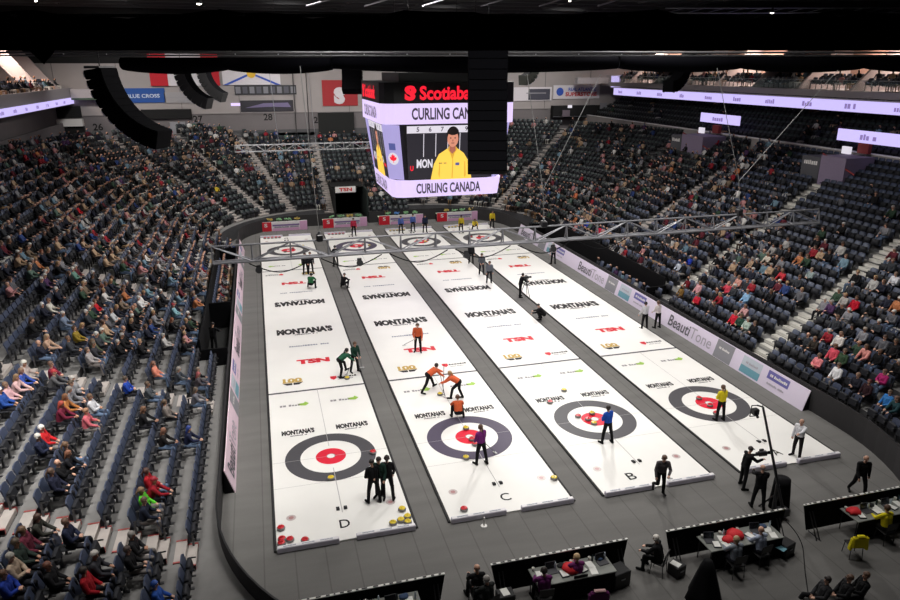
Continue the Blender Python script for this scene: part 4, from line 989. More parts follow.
# camera crew at the jib
camm = mat('camera_body', (.12, .12, .13), .4); lensm = mat('camera_lens', (.04, .04, .05), .1)
J,_ = P_(742,487,-95, st(hair='cap', lean=10, arms=[(50,8,96,10),(50,10,100,10)], legs=[(6,10,6),(-4,10,4)]), BLK, DKP, DK, 'camera operator in black shouldering a camera beside the tall jib', FLOOR)
def vcam(p, rz, lb, tripod=None):
    o = empty('video_camera', p, rz, lb, 'camera')
    MB().rbox((0, 0, 0), (.14, .34, .18), camm, .02).rbox((0, -.22, .0), (.1, .1, .14), camm, .02).build('camera_body', o)
    MB().tube((0, .17, .01), (0, .36, .01), .055, lensm, .07, 12).build('lens', o); MB().box((-.11, .02, .08), (.06, .16, .08), blackp).build('viewfinder', o)
    if tripod:
        for k in range(3): a = 2*PI*k/3+.5; MB().tube((0, 0, -.1), (.42*math.cos(a), .42*math.sin(a), tripod), .02, metal).build('tripod_leg', o)
    return o
vcam((J['handL']+J['handR'])/2+Vector((0, 0, .16)), R(-95), 'video camera on the shoulder of the operator beside the jib')
J,_ = P_(757,508,-25, st(hair='bald', lean=6, arms=[(62,10,84,20),(40,12,70,20)], legs=[(5,8,4),(-4,8,3)], fat=1.1), BLK, DKP, GR, 'grey-haired jib operator in black with back turned', FLOOR)
jb = at(773, 512, z=FLOOR); jt = at(763, 407, y=jb.y+1.1)
o = empty('camera_jib', jb, 0, 'tall black camera crane arm rising from the carpet by sheet A', 'camera crane')
b = MB(); b.tube((0, 0, .0), (0, 0, 1.15), .07, camm); 
for k in range(3): a = 2*PI*k/3; b.tube((0, 0, .75), (.5*math.cos(a), .5*math.sin(a), .0), .03, camm)
b.build('pedestal', o)
rel = jt-jb; piv = Vector((0, 0, 1.15)); dn = (rel-piv).normalized()
b = MB(); b.tube(piv-dn*.9, rel, .055, camm, .04); b.tube(piv-dn*.9+Vector((0, .06, .12)), rel+Vector((0, .03, .06)), .015, metal); b.build('arm', o)
b = MB(); b.rbox(piv-dn*.95, (.34, .34, .30), camm, .04); b.build('counterweight', o)
b = MB(); q = rel; b.tube(q, q+Vector((-.25, 0, .1)), .03, camm); b.rbox(q+Vector((-.30, 0, -.14)), (.22, .2, .24), camm, .03); b.path([q+Vector((-.28, 0, .1)), q+Vector((-.48, 0, .12)), q+Vector((-.5, 0, -.3)), q+Vector((-.2, 0, -.32))], .02, camm); b.tube(q+Vector((-.36, -.1, -.15)), q+Vector((-.42, -.3, -.2)), .05, lensm); b.build('camera_head', o)
def cloaked(u, v, h, r, lb, w=1., top=.3):
    q = at(u, v, z=FLOOR); b = MB(); n = 20; rr = random.Random(int(u)); vs = []; fs = []
    for j in range(7):
        t = j/6; rad = r*(1-t)**.8*(1-top)+r*top
        for k in range(n): a = 2*PI*k/n; f = 1+.14*math.sin(a*5+u)*(1-t); vs.append((rad*f*math.cos(a)*w, rad*f*math.sin(a), h*t))
    for j in range(6):
        for k in range(n): fs.append((j*n+k, j*n+(k+1) % n, j*n+n+(k+1) % n, j*n+n+k))
    fs += [tuple(range(n-1, -1, -1)), tuple(range(6*n, 7*n))]
    b.add(vs, fs, black); return b.build('draped_equipment', loc=(q.x, q.y, FLOOR), label=lb, cat='covered equipment', smooth=True)
cloaked(778, 506, 1.15, .34, 'black covered monitor stand beside the jib', 1., .8)
cloaked(703, 598, 1.35, .50, 'black cloth draped over a tripod in front of the grey shirts\' table', 1., .25)
# middle distance
P_(311,289,-20, dict(CROUCH), (.18,.42,.26), BLK, DK, 'crouching curler in green halfway down sheet D')
P_(306,274,175, st(hair='short', lean=10), (.13,.14,.15), BLK, DK, 'left of two dark curlers standing far down sheet D')
P_(311,273.5,185, st(hair='tail', lean=5), (.20,.21,.23), BLK, BR, 'right of two dark curlers standing far down sheet D')
P_(343,289,-40, dict(CROUCH, hair='cap'), BLK, BLK, DK, 'crouching camera person in black on the walkway between sheets D and C', FLOOR)
P_(336,266.5,10, st(hair='short'), (.12,.13,.15), BLK, DK, 'person in dark clothes standing on the walkway under the truss', FLOOR)
P_(471,264,170, st(hair='cap'), (.14,.15,.16), BLK, DK, 'person in black, farthest of three on the walkway between sheets B and C', FLOOR, dx=0)
P_(481.5,275,165, st(hair='short', arms=[(8,10,60,30),(8,10,50,30)]), (.38,.40,.42), (.16,.16,.18), DK, 'person in grey, middle of three on the walkway by sheet B', FLOOR)
P_(489,283.5,175, st(hair='short', lean=6), (.45,.47,.50), (.14,.14,.16), BR, 'person in light grey, nearest of three on the walkway by sheet B', FLOOR)
J,_ = P_(520,297,-95, st(hair='short', lean=14, arms=[(50,10,80,20),(45,10,80,20)]), BLK, BLK, DK, 'camera operator in black behind a tripod on the walkway left of sheet A', FLOOR)
q = at(525.5, 297, z=FLOOR); vcam((q.x, q.y, FLOOR+1.42), R(-95), 'video camera on a tripod on the walkway left of sheet A', -1.42)
P_(544,320,60, dict(CROUCH, hair='cap', lean=40), BLK, BLK, DK, 'photographer in black crouching low on the walkway left of sheet A', FLOOR)
P_(644,329,10, st(hair='short', arms=[(10,16,40,0),(20,12,70,20)]), (.80,.80,.82), BLK, DK, 'left of two people in white shirts beside the right board', FLOOR)
P_(657,328,15, st(hair='tail', arms=[(10,10,60,20),(14,14,60,0)], lean=8), (.84,.80,.80), BLK, BR, 'right of two people in white shirts beside the right board', FLOOR)
P_(553,264,10, st(hair='short'), (.82,.74,.74), BLK, GR, 'person in a white top alone beside the far part of the right board', FLOOR)
P_(354,236,175, st(hair='tail'), (.72,.20,.30), BLK, DK, 'curler in red standing behind the far rings of sheet C')
for u, v, c, lb in ((401,233.5,(.34,.44,.72),'left of two curlers in blue behind the far B rings'),(413,231.5,(.34,.44,.72),'right of two curlers in blue behind the far B rings'),(425,232.5,(.14,.18,.28),'curler in dark navy right of the two in blue, far end of sheet B'),
                    (461,233,(.85,.76,.22),'left curler in yellow at the far end of sheet A'),(492,228,(.86,.76,.2),'right curler in yellow at the far end of sheet A')):
    P_(u, v, 180, st(hair=random.choice(['short', 'tail'])), c, BLK, DK, lb)
P_(474,229.5,180, dict(CROUCH), (.85,.76,.22), BLK, BR, 'crouching curler in yellow between two standing ones, far end of sheet A')
# on the left walkway platform
P_(215,352,-30, st(hair='cap', lean=6, arms=[(50,10,80,20),(45,10,80,20)]), BLK, BLK, DK, 'camera operator in black standing in the black pit at the left boards', 0.0, dx=0)
# at the near tables: chairs in use and their sitters
SEAT2 = dict(SIT, pz=.56)
def sitter(u, v, rz, top, hair, lb, clb, pose=None, zref=FLOOR+1.0, pants=BLK, skin=0, style='short'):
    q = at(u, v, z=zref); rr = R(rz); chair(q.x, q.y, rr, clb)
    ps = dict(pose or dict(SEAT2, lean=10, arms=[(40,8,80,20),(36,8,90,22)])); ps['hair'] = style
    p = make_person(human_meshes(ps, .0125), (q.x, q.y, FLOOR), rr, top, pants, hair, skin); tag(p, lb, 'person'); return q
sitter(478,577, 0, BLK, (.75,.62,.54), 'bald person in black seated with back turned right of the leftmost table', 'black folding chair under the bald person in black', style='bald')
sitter(489,588, 20, (.13,.14,.14), GR, 'grey-haired person in dark jacket at the left end of the purple table', 'black folding chair under the grey-haired person beside the purple table', style='short')
sitter(545,580,-4, (.40,.15,.38), DK, 'left person in purple jacket at the press table, dark-haired', 'black folding chair under the left person in purple', style='short')
sitter(578,566, 0, (.42,.16,.38), (.78,.66,.5), 'right person in purple jacket at the press table, fair-haired', 'black folding chair under the right person in purple', style='short')
sitter(661,546, 40, (.10,.10,.11), (.85,.83,.8), 'white-haired person in black sitting left of the grey shirts\' table', 'black folding chair under the white-haired person in black', pose=dict(SEAT2, lean=16, arms=[(40,8,70,20),(30,8,80,20)]))
sitter(738,548, 0, (.50,.53,.57), (.72,.62,.48), 'fair-haired person in grey shirt at the press table', 'black folding chair under the fair-haired person in grey', pants=(.15,.15,.18))
sitter(763,538, 8, (.62,.66,.74), (.55,.42,.34), 'person in light blue shirt at the right of the grey shirts\' table', 'black folding chair under the person in light blue shirt', style='bald', pants=(.14,.14,.17))
YEL = (.86, .80, .12)
sitter(889,516, 0, YEL, BR, 'person in yellow jacket at the rightmost press table', 'folding chair under the person in yellow', pants=DKP)
q = at(856, 536, z=FLOOR+.75); chair(q.x, q.y, R(-14), 'empty folding chair with a yellow jacket over its back')
b = MB(); ym = cloth(YEL)
b.rbox((0, -.24, .70), (.50, .13, .44), ym, .05); b.rbox((-.24, -.2, .60), (.10, .14, .46), ym, .04, Matrix.Rotation(R(8), 3, 'Y')); b.rbox((.24, -.2, .60), (.10, .14, .46), ym, .04, Matrix.Rotation(R(-8), 3, 'Y')); b.rbox((0, -.25, .93), (.26, .12, .08), ym, .04)
b.build('jacket', loc=(q.x, q.y, FLOOR), rz=R(-14), label='yellow jacket hanging over the back of an empty chair', cat='jacket')
q = at(597, 590, z=FLOOR+.75); chair(q.x, q.y, R(-10), 'folding chair with a purple jacket, right of the people in purple')
b = MB(); ym = cloth((.38, .14, .34)); b.rbox((0, -.24, .68), (.52, .13, .5), ym, .05); b.rbox((-.25, -.2, .58), (.10, .14, .48), ym, .04); b.rbox((.25, -.2, .58), (.10, .14, .48), ym, .04); b.rbox((0, -.25, .95), (.34, .12, .06), cloth((.75, .6, .6)), .03)
b.build('jacket', loc=(q.x, q.y, FLOOR), rz=R(-10), label='purple jacket hanging over a chair right of the people in purple', cat='jacket')
paper(*at(505, 592, z=FLOOR+.5)[:2], .1, 'white sheet of paper lying on a dark case left of the people in purple', FLOOR+.5); 
casem = mat('road_case', (.10, .10, .11), .6)
def case(u, v, sz, lb, rz=0.):
    q = at(u, v, z=FLOOR); o = MB().rbox((0, 0, sz[2]/2), sz, casem, .02, None).build('road_case', loc=(q.x, q.y, FLOOR), rz=rz, label=lb, cat='case')
    MB().rbox((0, -sz[1]/2-.012, sz[2]*.6), (.16, .024, .05), steel, .01).build('handle', o)
case(505, 606, (.5, .4, .5), 'dark equipment case under a sheet of paper by the purple table'); case(617, 583, (.6, .5, .55), 'dark equipment case at the right end of the purple table', .2); case(784, 553, (.5, .4, .45), 'dark equipment case at the right end of the grey shirts\' table', .3)
paper(*at(676, 562, z=FLOOR+.47)[:2], .5, 'white sheet of paper beside the white-haired person in black', FLOOR+.4); case(676, 574, (.4, .4, .4), 'low dark case under a white sheet beside the white-haired person', .3)
paper(*at(781, 548, z=FLOOR+.46)[:2], .4, 'teal folder on the dark case right of the grey shirts', FLOOR+.45, teal)
# people sitting on the floor at the bottom right
FLS = dict(pz=.13, legs=[(78,12,30),(92,14,70)], lean=-12, arms=[(30,8,80,25),(24,10,60,25)])
def flsit(u, v, rz, top, hair, lb, style): P_(u, v, rz, dict(FLS, hair=style), top, DKP, hair, lb, FLOOR)
flsit(858, 597, 70, BLK, BR, 'photographer in black sitting on the floor, rightmost at the bottom right', 'short'); flsit(842, 600, 75, (.12,.12,.13), BR, 'middle photographer in black on the floor at the bottom right', 'cap'); flsit(820, 602, 80, (.2,.2,.21), DK, 'leftmost photographer in charcoal on the floor at the bottom right', 'short')
# bits and pieces: traffic post, cables
b = MB(); b.lathe((0, 0, 0), [(.11, 0), (.11, .02), (.03, .03), (.03, .34), (.02, .35)], white, 14); q = at(484, 526, z=FLOOR); b.build('marker_post', loc=(q.x, q.y, FLOOR), label='short white post on the carpet behind sheet C', cat='post')
def cable(pts, lb, r=.014, m=black):
    cu = bpy.data.curves.new('cable', 'CURVE'); cu.dimensions = '3D'; cu.bevel_depth = r; sp = cu.splines.new('NURBS'); sp.points.add(len(pts)-1)
    for p, q in zip(sp.points, pts): p.co = (*q, 1)
    sp.use_endpoint_u = True; sp.order_u = 3
    t_ = bpy.data.objects.new('t', cu); COL.objects.link(t_); me = bpy.data.meshes.new_from_object(t_.evaluated_get(bpy.context.evaluated_depsgraph_get())); bpy.data.objects.remove(t_)
    me.materials.clear(); me.materials.append(m); o = bpy.data.objects.new('cable', me); COL.objects.link(o); return tag(o, lb, 'cable')
cable([at(u, v, z=FLOOR+.012) for u, v in ((785,520),(795,530),(803,545),(804,560),(806,580),(809,598))], 'black cable running down the carpet from the jib to the bottom right')
# ------------------------------------------------------------------ centre-hung scoreboard
ledw = mat('led_lavender', (.86, .78, .95), .5, emit=1.0); ledt = mat('led_text', (.30, .26, .34), .5, emit=.6); ledr = mat('led_red', (.93, .12, .20), .5, emit=1.1); shellm = mat('scoreboard_black', (.06, .06, .065), .5)
scrd = mat('screen_dark', (.17, .16, .19), .4, emit=.8); scw = mat('screen_white', (.86, .84, .88), .4, emit=.9); scy = mat('screen_yellow', (.96, .80, .32), .4, emit=1.); scys = mat('screen_yellow_fold', (.86, .66, .22), .4, emit=.9)
scsk = mat('screen_skin', (.84, .56, .46), .4, emit=.9); scsk2 = mat('screen_skin_dim', (.70, .42, .35), .4, emit=.8); sch = mat('screen_hair', (.11, .08, .08), .4, emit=.7); scb = mat('screen_blue', (.35, .38, .62), .4, emit=.8); pan = mat('panel_lavender', (.70, .66, .88), .4, emit=.8)
SCX, SCY, HW = 8.95, 18.0, 3.98
def ringout(hw, cut): return [(-hw+cut, -hw), (hw-cut, -hw), (hw-cut*.3, -hw+cut*.3), (hw, -hw+cut), (hw, hw-cut), (hw-cut*.3, hw-cut*.3), (hw-cut, hw), (-hw+cut, hw), (-hw+cut*.3, hw-cut*.3), (-hw, hw-cut), (-hw, -hw+cut), (-hw+cut*.3, -hw+cut*.3)]
sb = empty('scoreboard', (SCX, SCY, 7.75), 0, 'large four-sided video scoreboard hanging over the middle of the ice', 'scoreboard')
def band(z0, z1, h0, h1, m, c0=.7, c1=.7):
    b = MB(); A, B = ringout(h0, c0), ringout(h1, c1); n = len(A)
    b.add([(*p, z0) for p in A]+[(*p, z1) for p in B], [(k, (k+1) % n, n+(k+1) % n, n+k) for k in range(n)]+[tuple(range(n-1, -1, -1)), tuple(range(n, 2*n))], m); return b
FACES = [((1, 0, 0), (0, -1, 0)), ((0, -1, 0), (-1, 0, 0)), ((0, 1, 0), (1, 0, 0)), ((-1, 0, 0), (0, 1, 0))]
Z = (0, 1.02, 4.25, 5.38, 6.5); HL, HM = 3.42, 3.82
def face(b, fn):
    for xd, n in FACES: fn(Vector(xd), Vector(n))
b = band(Z[0], Z[1], HL-.12, HL, ledw, .55, .55)
face(b, lambda x, n: b.text('CURLING CANADA', n*(HL-.06+.03)+Vector((0, 0, .52)), x, (0, 0, 1), 3.95, .6, ledt, .03, .05)); b.build('lower_ring', sb, label='lavender lit lower ring with dark lettering')
b = band(Z[1], Z[2], HL-.05, HM-.1, shellm, 1.0, 1.0); b.build('screen_housing', sb)
b = band(Z[2], Z[3], HW, HW, ledw, .7, .7)
face(b, lambda x, n: b.text('CURLING CANADA', n*HW+Vector((0, 0, (Z[2]+Z[3])/2)), x, (0, 0, 1), 4.6, .66, ledt, .03, .03)); b.build('upper_ring', sb, label='lavender lit upper ring with dark lettering')
b = band(Z[3], Z[4], HW+.02, HW+.02, shellm, .7, .7)
def crown(x, n):
    o = n*(HW+.02)+Vector((0, 0, (Z[3]+Z[4])/2)); b.text('Scotiabank', o+x*.12, x, (0, 0, 1), 3.9, .76, ledr, .035, .03)
    b.text('S', o-x*2.38, x, (0, 0, 1), .62, .8, ledr, .06, .03); b.disc(o-x*2.18+Vector((0, 0, .12))+n*.035, 0, .16, ledr, 14, x, (0, 0, 1))
face(b, crown); b.build('crown_ring', sb, label='black crown with glowing red lettering')
# the tilted screens: white column strip with numbers, and a person in a yellow jacket
def screen(xd, n):
    lo, hi = HL-.05+.02, HM-.1+.02; b = MB(); x = xd; zl, zh = Z[1]+.06, Z[2]-.05
    yd = (n*(hi-lo)+Vector((0, 0, Z[2]-Z[1]))).normalized(); nn = x.cross(yd).normalized()
    o0 = n*lo+Vector((0, 0, Z[1])); sc = (Z[2]-Z[1])/yd.z; P = lambda u, v, l=0: o0+x*u+yd*(v*sc)+nn*l
    W = 2.42
    Q = lambda u0, v0, u1, v1, m, l: b.poly([P(u0, v0, l), P(u1, v0, l), P(u1, v1, l), P(u0, v1, l)], m)
    b.slab([P(-W, .02, .03), P(W, .02, .03), P(W+.16, .97, .03), P(-W-.16, .97, .03)], -nn*.08, scrd)
    Q(-W-.12, .84, W+.14, .965, scw, .036)
    for i, t in enumerate(('5', '6', '7', '8', '9', '10')): b.text(t, P(-1.9+.72*i, .905, .036), x, yd, None, .26, ledt, .02, .006)
    for i in range(6): Q(-1.57+.72*i, .42, -1.53+.72*i, .83, scw, .037)
    b.text('MON', P(-1.48, .30, .036), x, yd, .95, .52, scw, .04, .006); b.text('CA', P(1.35, .32, .036), x, yd, .55, .4, scw, .04, .006); b.scribble(P(1.9, .24, .036), x, yd, .6, .22, ledr, 3, .006); b.text('U', P(-2.24, .22, .036), x, yd, .2, .3, ledr, .04, .006)
    L = lambda pts, m, l: b.poly([P(u*1.22+.12, v, l) for u, v in pts], m)
    L([(-1.0, .0), (-.86, .28), (-.62, .46), (-.22, .555), (.30, .555), (.62, .47), (.9, .30), (1.05, .0)], scy, .044)
    L([(-.20, .555), (-.06, .47), (.06, .35), (.16, .47), (.30, .555), (.2, .6), (-.12, .6)], scys, .047); L([(.04, .02), (.06, .36), (.10, .36), (.09, .02)], scys, .048)
    L([(-.62, .10), (-.58, .32), (-.55, .32), (-.56, .02)], scys, .048); L([(.68, .02), (.66, .32), (.7, .32), (.76, .06)], scys, .048)
    L([(-.10, .52), (.04, .46), (.2, .52), (.2, .66), (-.1, .66)], scsk2, .050)
    e = lambda cu, cv, ru, rv, m, l, k0=0, k1=24: L([(cu+ru*math.cos(2*PI*k/24), cv+rv*math.sin(2*PI*k/24)) for k in range(k0, k1)], m, l)
    e(.05, .80, .31, .15, sch, .050); e(.05, .73, .27, .145, scsk, .056); e(.05, .86, .28, .065, sch, .058)
    e(-.06, .745, .04, .010, sch, .060); e(.16, .745, .04, .010, sch, .060); e(.05, .655, .09, .013, scsk2, .060); e(.05, .70, .03, .02, scsk2, .060)
    Q(.38, .25, .62, .30, scb, .052); b.scribble(P(-.40, .30, .048), x, yd, .45, .07, ledt, 7, .006)
    b.build('video_screen', sb, label='bright video screen showing a person in a yellow jacket')
for xd, n in FACES: screen(Vector(xd), Vector(n))
for sx, sy in ((-1, -1), (1, -1), (-1, 1), (1, 1)):
    d = Vector((sx, sy, 0)).normalized(); x = Vector((-d.y, d.x, 0)); b = MB()
    lo, hi = (HL-.05-.29)*1.414+.05, (HM-.1-.29)*1.414+.05
    q = [d*(lo-.02)+x*-.5+Vector((0, 0, Z[1]+.05)), d*(lo-.02)+x*.5+Vector((0, 0, Z[1]+.05)), d*(hi+.0)+x*.58+Vector((0, 0, Z[2]-.05)), d*(hi)+x*-.58+Vector((0, 0, Z[2]-.05))]
    b.slab(q, -d*.1, pan); yd = (q[3]-q[0]); yd = (yd-x*yd.dot(x)).normalized(); c = (q[0]+q[1]+q[2]+q[3])/4
    b.poly([c+d*.02+x*a*.28+yd*(v*.28+.35) for a, v in ((-.8, -.7), (.8, -.7), (.8, .7), (-.8, .7))], scb)
    b.disc(c+d*.03-yd*.35, 0, .36, scw, 20, x, yd)
    mp_ = [(0, .5), (.1, .3), (.22, .36), (.18, .12), (.34, .2), (.4, .08), (.3, -.12), (.1, -.2), (.03, -.22), (.03, -.4)]
    b.poly([c+d*.045+x*a*.6+yd*(v*.6-.35) for a, v in mp_+[(-a, v) for a, v in mp_[::-1]]], ledr); b.build('corner_panel', sb, label='lavender lit corner strip with a maple leaf')
b = MB(); b.box((0, 0, 6.75), (5.5, 5.5, .5), shellm); b.build('top_cap', sb)
for sx in (-1, 1):
    for sy in (-1, 1): b = MB(); b.tube((sx*2, sy*2, 6.9), (sx*2, sy*2, 13.7), .03, metal); b.build('hoist_cable', sb)
# ------------------------------------------------------------------ lighting trusses
def truss(name, a, b_, w, h, label, step=.9, r=.035, steel=steel, tri=False):
    a, b_ = Vector(a), Vector(b_); d = (b_-a); L = d.length; d.normalize(); s = Vector((0, 0, 1)).cross(d).normalized(); up = Vector((0, 0, 1))
    o = empty(name, a, 0, label, 'truss')
    C = [(-w/2, 0), (w/2, 0), (-w/2, h), (w/2, h)] if not tri else [(-w/2, 0), (w/2, 0), (0, h), (0, h)]
    P = lambda t, c: d*t+s*c[0]+up*c[1]
    for i, c in enumerate(C[:3] if tri else C): rr = r*(.75 if tri and i == 2 else 1); m = MB(); m.tube(P(0, c), P(L, c), rr, steel, n=8); m.build('chord', o)
    m = MB(); n = int(L/step)
    for k in range(n+1):
        t = L*k/n
        for c, e in ((0, 2), (1, 3), (0, 1), (2, 3)): m.tube(P(t, C[c]), P(t, C[e]), r*.6, steel, n=6, cap=False)
        if k < n:
            t2 = L*(k+1)/n
            for c, e in ((0, 2), (1, 3), (0, 1)): m.tube(P(t, C[c if k % 2 else e]), P(t2, C[e if k % 2 else c]), r*.6, steel, n=6, cap=False)
    m.build('lattice', o); return o, d, L
zt = 8.55; tgrey = mat('cable_grey', (.5, .5, .5), .6)
pa, pb = at(213, 263, z=zt), at(814, 221.5, z=zt); pb.y = pa.y
truss('lighting_truss', pa, pb, .26, .58, 'long aluminium truss hanging across all four sheets', 1.3, .045, mat('truss_grey', (.52, .52, .54), .5, .4), True)
for k, u in enumerate((320, 543, 737)):
    q = at(u, 245 if k == 0 else 238 if k == 1 else 226, y=pa.y); q.z = zt+.55; wch = MB(); wch.rbox((0, 0, .12), (.22, .3, .26), camm, .03).tube((0, 0, .2), (0, 0, .35), .05, steel)
    hh = wch.build('chain_hoist', loc=q, label='small chain hoist on the long truss, %s of three' % ('left', 'middle', 'right')[k], cat='hoist', group='chain hoists')
    j = at((300, 543, 739)[k], (66, 190, 181)[k], y=pa.y)
    cable([q+Vector((0, 0, .3)), j], 'steel cable rising from the %s hoist of the long truss' % ('left', 'middle', 'right')[k], .012, tgrey)
    if k:
        for i, (ue, ve) in enumerate((((), ()), ((527, 74), (601, 74)), ((717, 68), (838, 70)))[k]): cable([j, at(ue, ve, y=pa.y)], '%s leg of the cable bridle above the %s hoist' % (('left', 'right')[i], ('', 'middle', 'right')[k]), .012, tgrey)
for k in range(9):
    x0 = pa.x+1.2+k*2.5; cable([Vector((x0, pa.y-.3, zt-.02)), Vector((x0+.7, pa.y-.32, zt-.42)), Vector((x0+1.5, pa.y-.32, zt-.40)), Vector((x0+2.2, pa.y-.3, zt-.02))], 'black cable sagging in a loop under the long truss, %s from the left' % ORD[k], .02)
lampm = mat('lamp_housing', (.16, .16, .17), .4); lens2 = mat('lamp_glass', (.55, .56, .58), .1)
for k, t in enumerate((.06, .2, .36, .5, .64, .70, .78, .92)):
    p = pa.lerp(pb, t)+Vector((0, -.28, -.05)); o = empty('stage_light', p, 0, 'dark stage light clamped under the long truss, %s from the left' % ORD[k], 'stage light', 'stage lights on the long truss')
    MB().rbox((0, 0, -.12), (.16, .05, .12), lampm, .01).build('bracket', o); MB().tube((0, -.1, -.22), (0, .14, -.30), .12, lampm, .09, 12).build('housing', o); MB().tube((0, .14, -.30), (0, .15, -.303), .088, lens2, n=12).build('lens', o)
fa, fb_ = at(235, 152, y=44.6), at(366, 149.5, y=44.6); fb_.z = fa.z
truss('lighting_truss', fa, fb_+Vector((2.5, 0, 0)), .5, .6, 'pale aluminium truss hanging behind the scoreboard over the far boards', .9, .04, mat('truss_pale', (.55, .55, .56), .5, .5))
for k, (u, v0) in enumerate(((279, 85), (316, 66))): q = at(u, 145, y=44.6); cable([Vector((q.x, q.y, fa.z+.6)), Vector((q.x-.4, q.y, 15.2))], '%s cable holding the far truss' % ('left', 'right')[k], .025, steel)
# ------------------------------------------------------------------ loudspeaker arrays
spk = mat('speaker_black', (.016, .016, .024), .9, spec=.05); grl = mat('speaker_grille', (.02, .02, .03), .9, spec=.05); spg = mat('speaker_grey', (.17, .17, .175), .7)
def array(top, n, size, bend, yaw, label, m=spk, start=0.):
    """cabinets hung one below the other, each tilted a little more"""
    o = empty('line_array', top, yaw, label, 'loudspeaker array', 'loudspeaker arrays'); p = Vector((0, 0, 0)); w, d, h = size
    f = MB(); f.box((0, 0, .06), (w*.95, d*.9, .08), camm); f.tube((0, 0, .06), (0, 0, 1.4), .02, metal); f.build('rigging_frame', o)
    for k in range(n):
        a = R(start+bend*k/(n-1)); rot = Matrix.Rotation(-a, 3, 'X'); dn = rot @ Vector((0, 0, -1)); c = p+dn*(h*.5)
        b = MB(); b.rbox(c, (w, d, h*.985), m, .015, rot); b.box(c+rot @ Vector((0, -d/2-.012, 0)), (w*.96, .02, h*.84), grl, rot)
        for sx in (-1, 1): b.box(c+rot @ Vector((sx*w*.47, d*.52, 0)), (.05, .05, h*.6), steel, rot)
        b.build('speaker_cabinet', o); p = p+dn*h
    return o
tp = at(488, 48, y=0.); array(tp, 12, (1.42, .55, .37), 22, R(-15), 'big black loudspeaker array hanging in front of the scoreboard')
tp = at(100, 69, y=2.); array(tp, 11, (.95, .62, .30), 66, R(66), 'black curved loudspeaker array hanging at the upper left', spk, 8)
tp = at(181, 69, y=30.); array(tp, 9, (.95, .8, .36), 62, R(66), 'grey curved loudspeaker array in front of the red and white flag, left of two', spg, 8)
tp = at(203, 70, y=38.); array(tp, 9, (.95, .8, .32), 58, R(66), 'grey curved loudspeaker array in front of the red and white flag, right of two', spg, 8)
tp = at(352, 66, y=30.); array(tp, 6, (1.5, .7, .33), 30, R(-15), 'dark loudspeaker array at the left of the scoreboard', spk)
tp = at(684, 68, y=22.); array(tp, 7, (.9, .8, .34), 66, R(-66), 'dark curved loudspeaker array in front of the right ribbon display', spk, 22)
tp = at(533, 69, y=34.); array(tp, 5, (.9, .8, .34), 60, R(-66), 'olive loudspeaker array right of the scoreboard', mat('speaker_olive', (.2, .21, .19), .7), 24)
# ------------------------------------------------------------------ black masking across the top
FH, RH = Vector((_sy, _cy, 0)), RT                        # level directions away from and across the view of the stands
def lvl(dist, x, z): return Vector((CAM.x, CAM.y, 0))+FH*dist+RH*x+Vector((0, 0, z))
def ztop(v, dist): return (CAM+(FW+UP*((300-v)/FPX))*(dist/(FW+UP*((300-v)/FPX)).dot(FH))).z
velv = mat('black_velvet', (.02, .02, .03), .95, spec=.02)
D = 14.0; b = MB(); n = 60; zb, zz = ztop(50.5, D), ztop(14, D); vs = []
for k in range(n+1):
    x = -13+26*k/n; w = .05*math.sin(k*1.9); wt = (.06*math.sin(k*.7)+.03*math.sin(k*2.3))
    vs += [lvl(D+w, x, zb), lvl(D+.02+w, x, zz+wt), lvl(D+.16+w, x, zz+wt), lvl(D+.14+w, x, zb)]
fs = []
for k in range(n):
    for j in range(4): fs.append((4*k+j, 4*k+4+j, 4*k+4+(j+1) % 4, 4*k+(j+1) % 4))
fs += [(0, 1, 2, 3), (4*n+3, 4*n+2, 4*n+1, 4*n)]
b.add(vs, fs, velv); b.build('black_border_curtain', label='wide black border curtain hanging across the top of the view', cat='curtain')
b = MB()
for z in (zz-.02, zz+.28): b.tube(lvl(D+.08, -13, z), lvl(D+.08, 13, z), .03, blackp)
b.build('curtain_pipe', label='black pipe along the top of the wide border curtain', cat='pipe')
b = MB(); q = at(41, 49, y=lvl(D, 0, 0).y+2.2); b.slab([q+Vector((-.28, 0, .06)), q+Vector((.32, 0, .06)), q+Vector((.0, 0, -.28))], (0, .05, 0), velv); b.build('curtain_corner', label='black triangular tip of cloth hanging below the border curtain at left', cat='curtain')
D2 = 34.0
o = empty('rigging_truss', lvl(D2, 0, 0), 0, 'silver rigging pipes running right across below the black border curtain', 'truss'); o0 = o.location.copy()
for v, r in ((52.5, .05), (55.5, .035)):
    z = ztop(v, D2); b = MB(); b.tube(lvl(D2, -26, z)-o0, lvl(D2, 26, z)-o0, r, mat('pipe_grey', (.33, .33, .34), .5, .3)); b.build('chord', o)
b = MB()
for k in range(27): x = -26+2*k; b.tube(lvl(D2, x, ztop(52.5, D2))-o0, lvl(D2, x, ztop(55.5, D2))-o0, .025, steel)
b.build('lattice', o)
def swag(xa, xb, v0, v1, nsw, dist, lb):
    b = MB(); n = 22*nsw; vs = []; m_ = 10
    for k in range(n+1):
        t = k/n; x = xa+(xb-xa)*t; zt_ = ztop(v0, dist); sagv = v1-4.5+4.5*abs(math.sin(PI*t*nsw))**.7; zb_ = ztop(sagv, dist); h = (zt_-zb_)/2
        for j in range(m_): a = 2*PI*j/m_; vs.append(lvl(dist+.45*math.cos(a)*(1+.08*math.sin(9*t*nsw)), x, (zt_+zb_)/2+h*math.sin(a)))
    fs = [(k*m_+j, k*m_+(j+1) % m_, (k+1)*m_+(j+1) % m_, (k+1)*m_+j) for k in range(n) for j in range(m_)]
    fs += [tuple(range(m_)), tuple(range(n*m_+m_-1, n*m_-1, -1))]
    b.add(vs, fs, velv); return b.build('swag_drape', label=lb, cat='drape', smooth=True)
D3 = 36.0; px = lambda u: (u-450)/FPX*D3*1.06
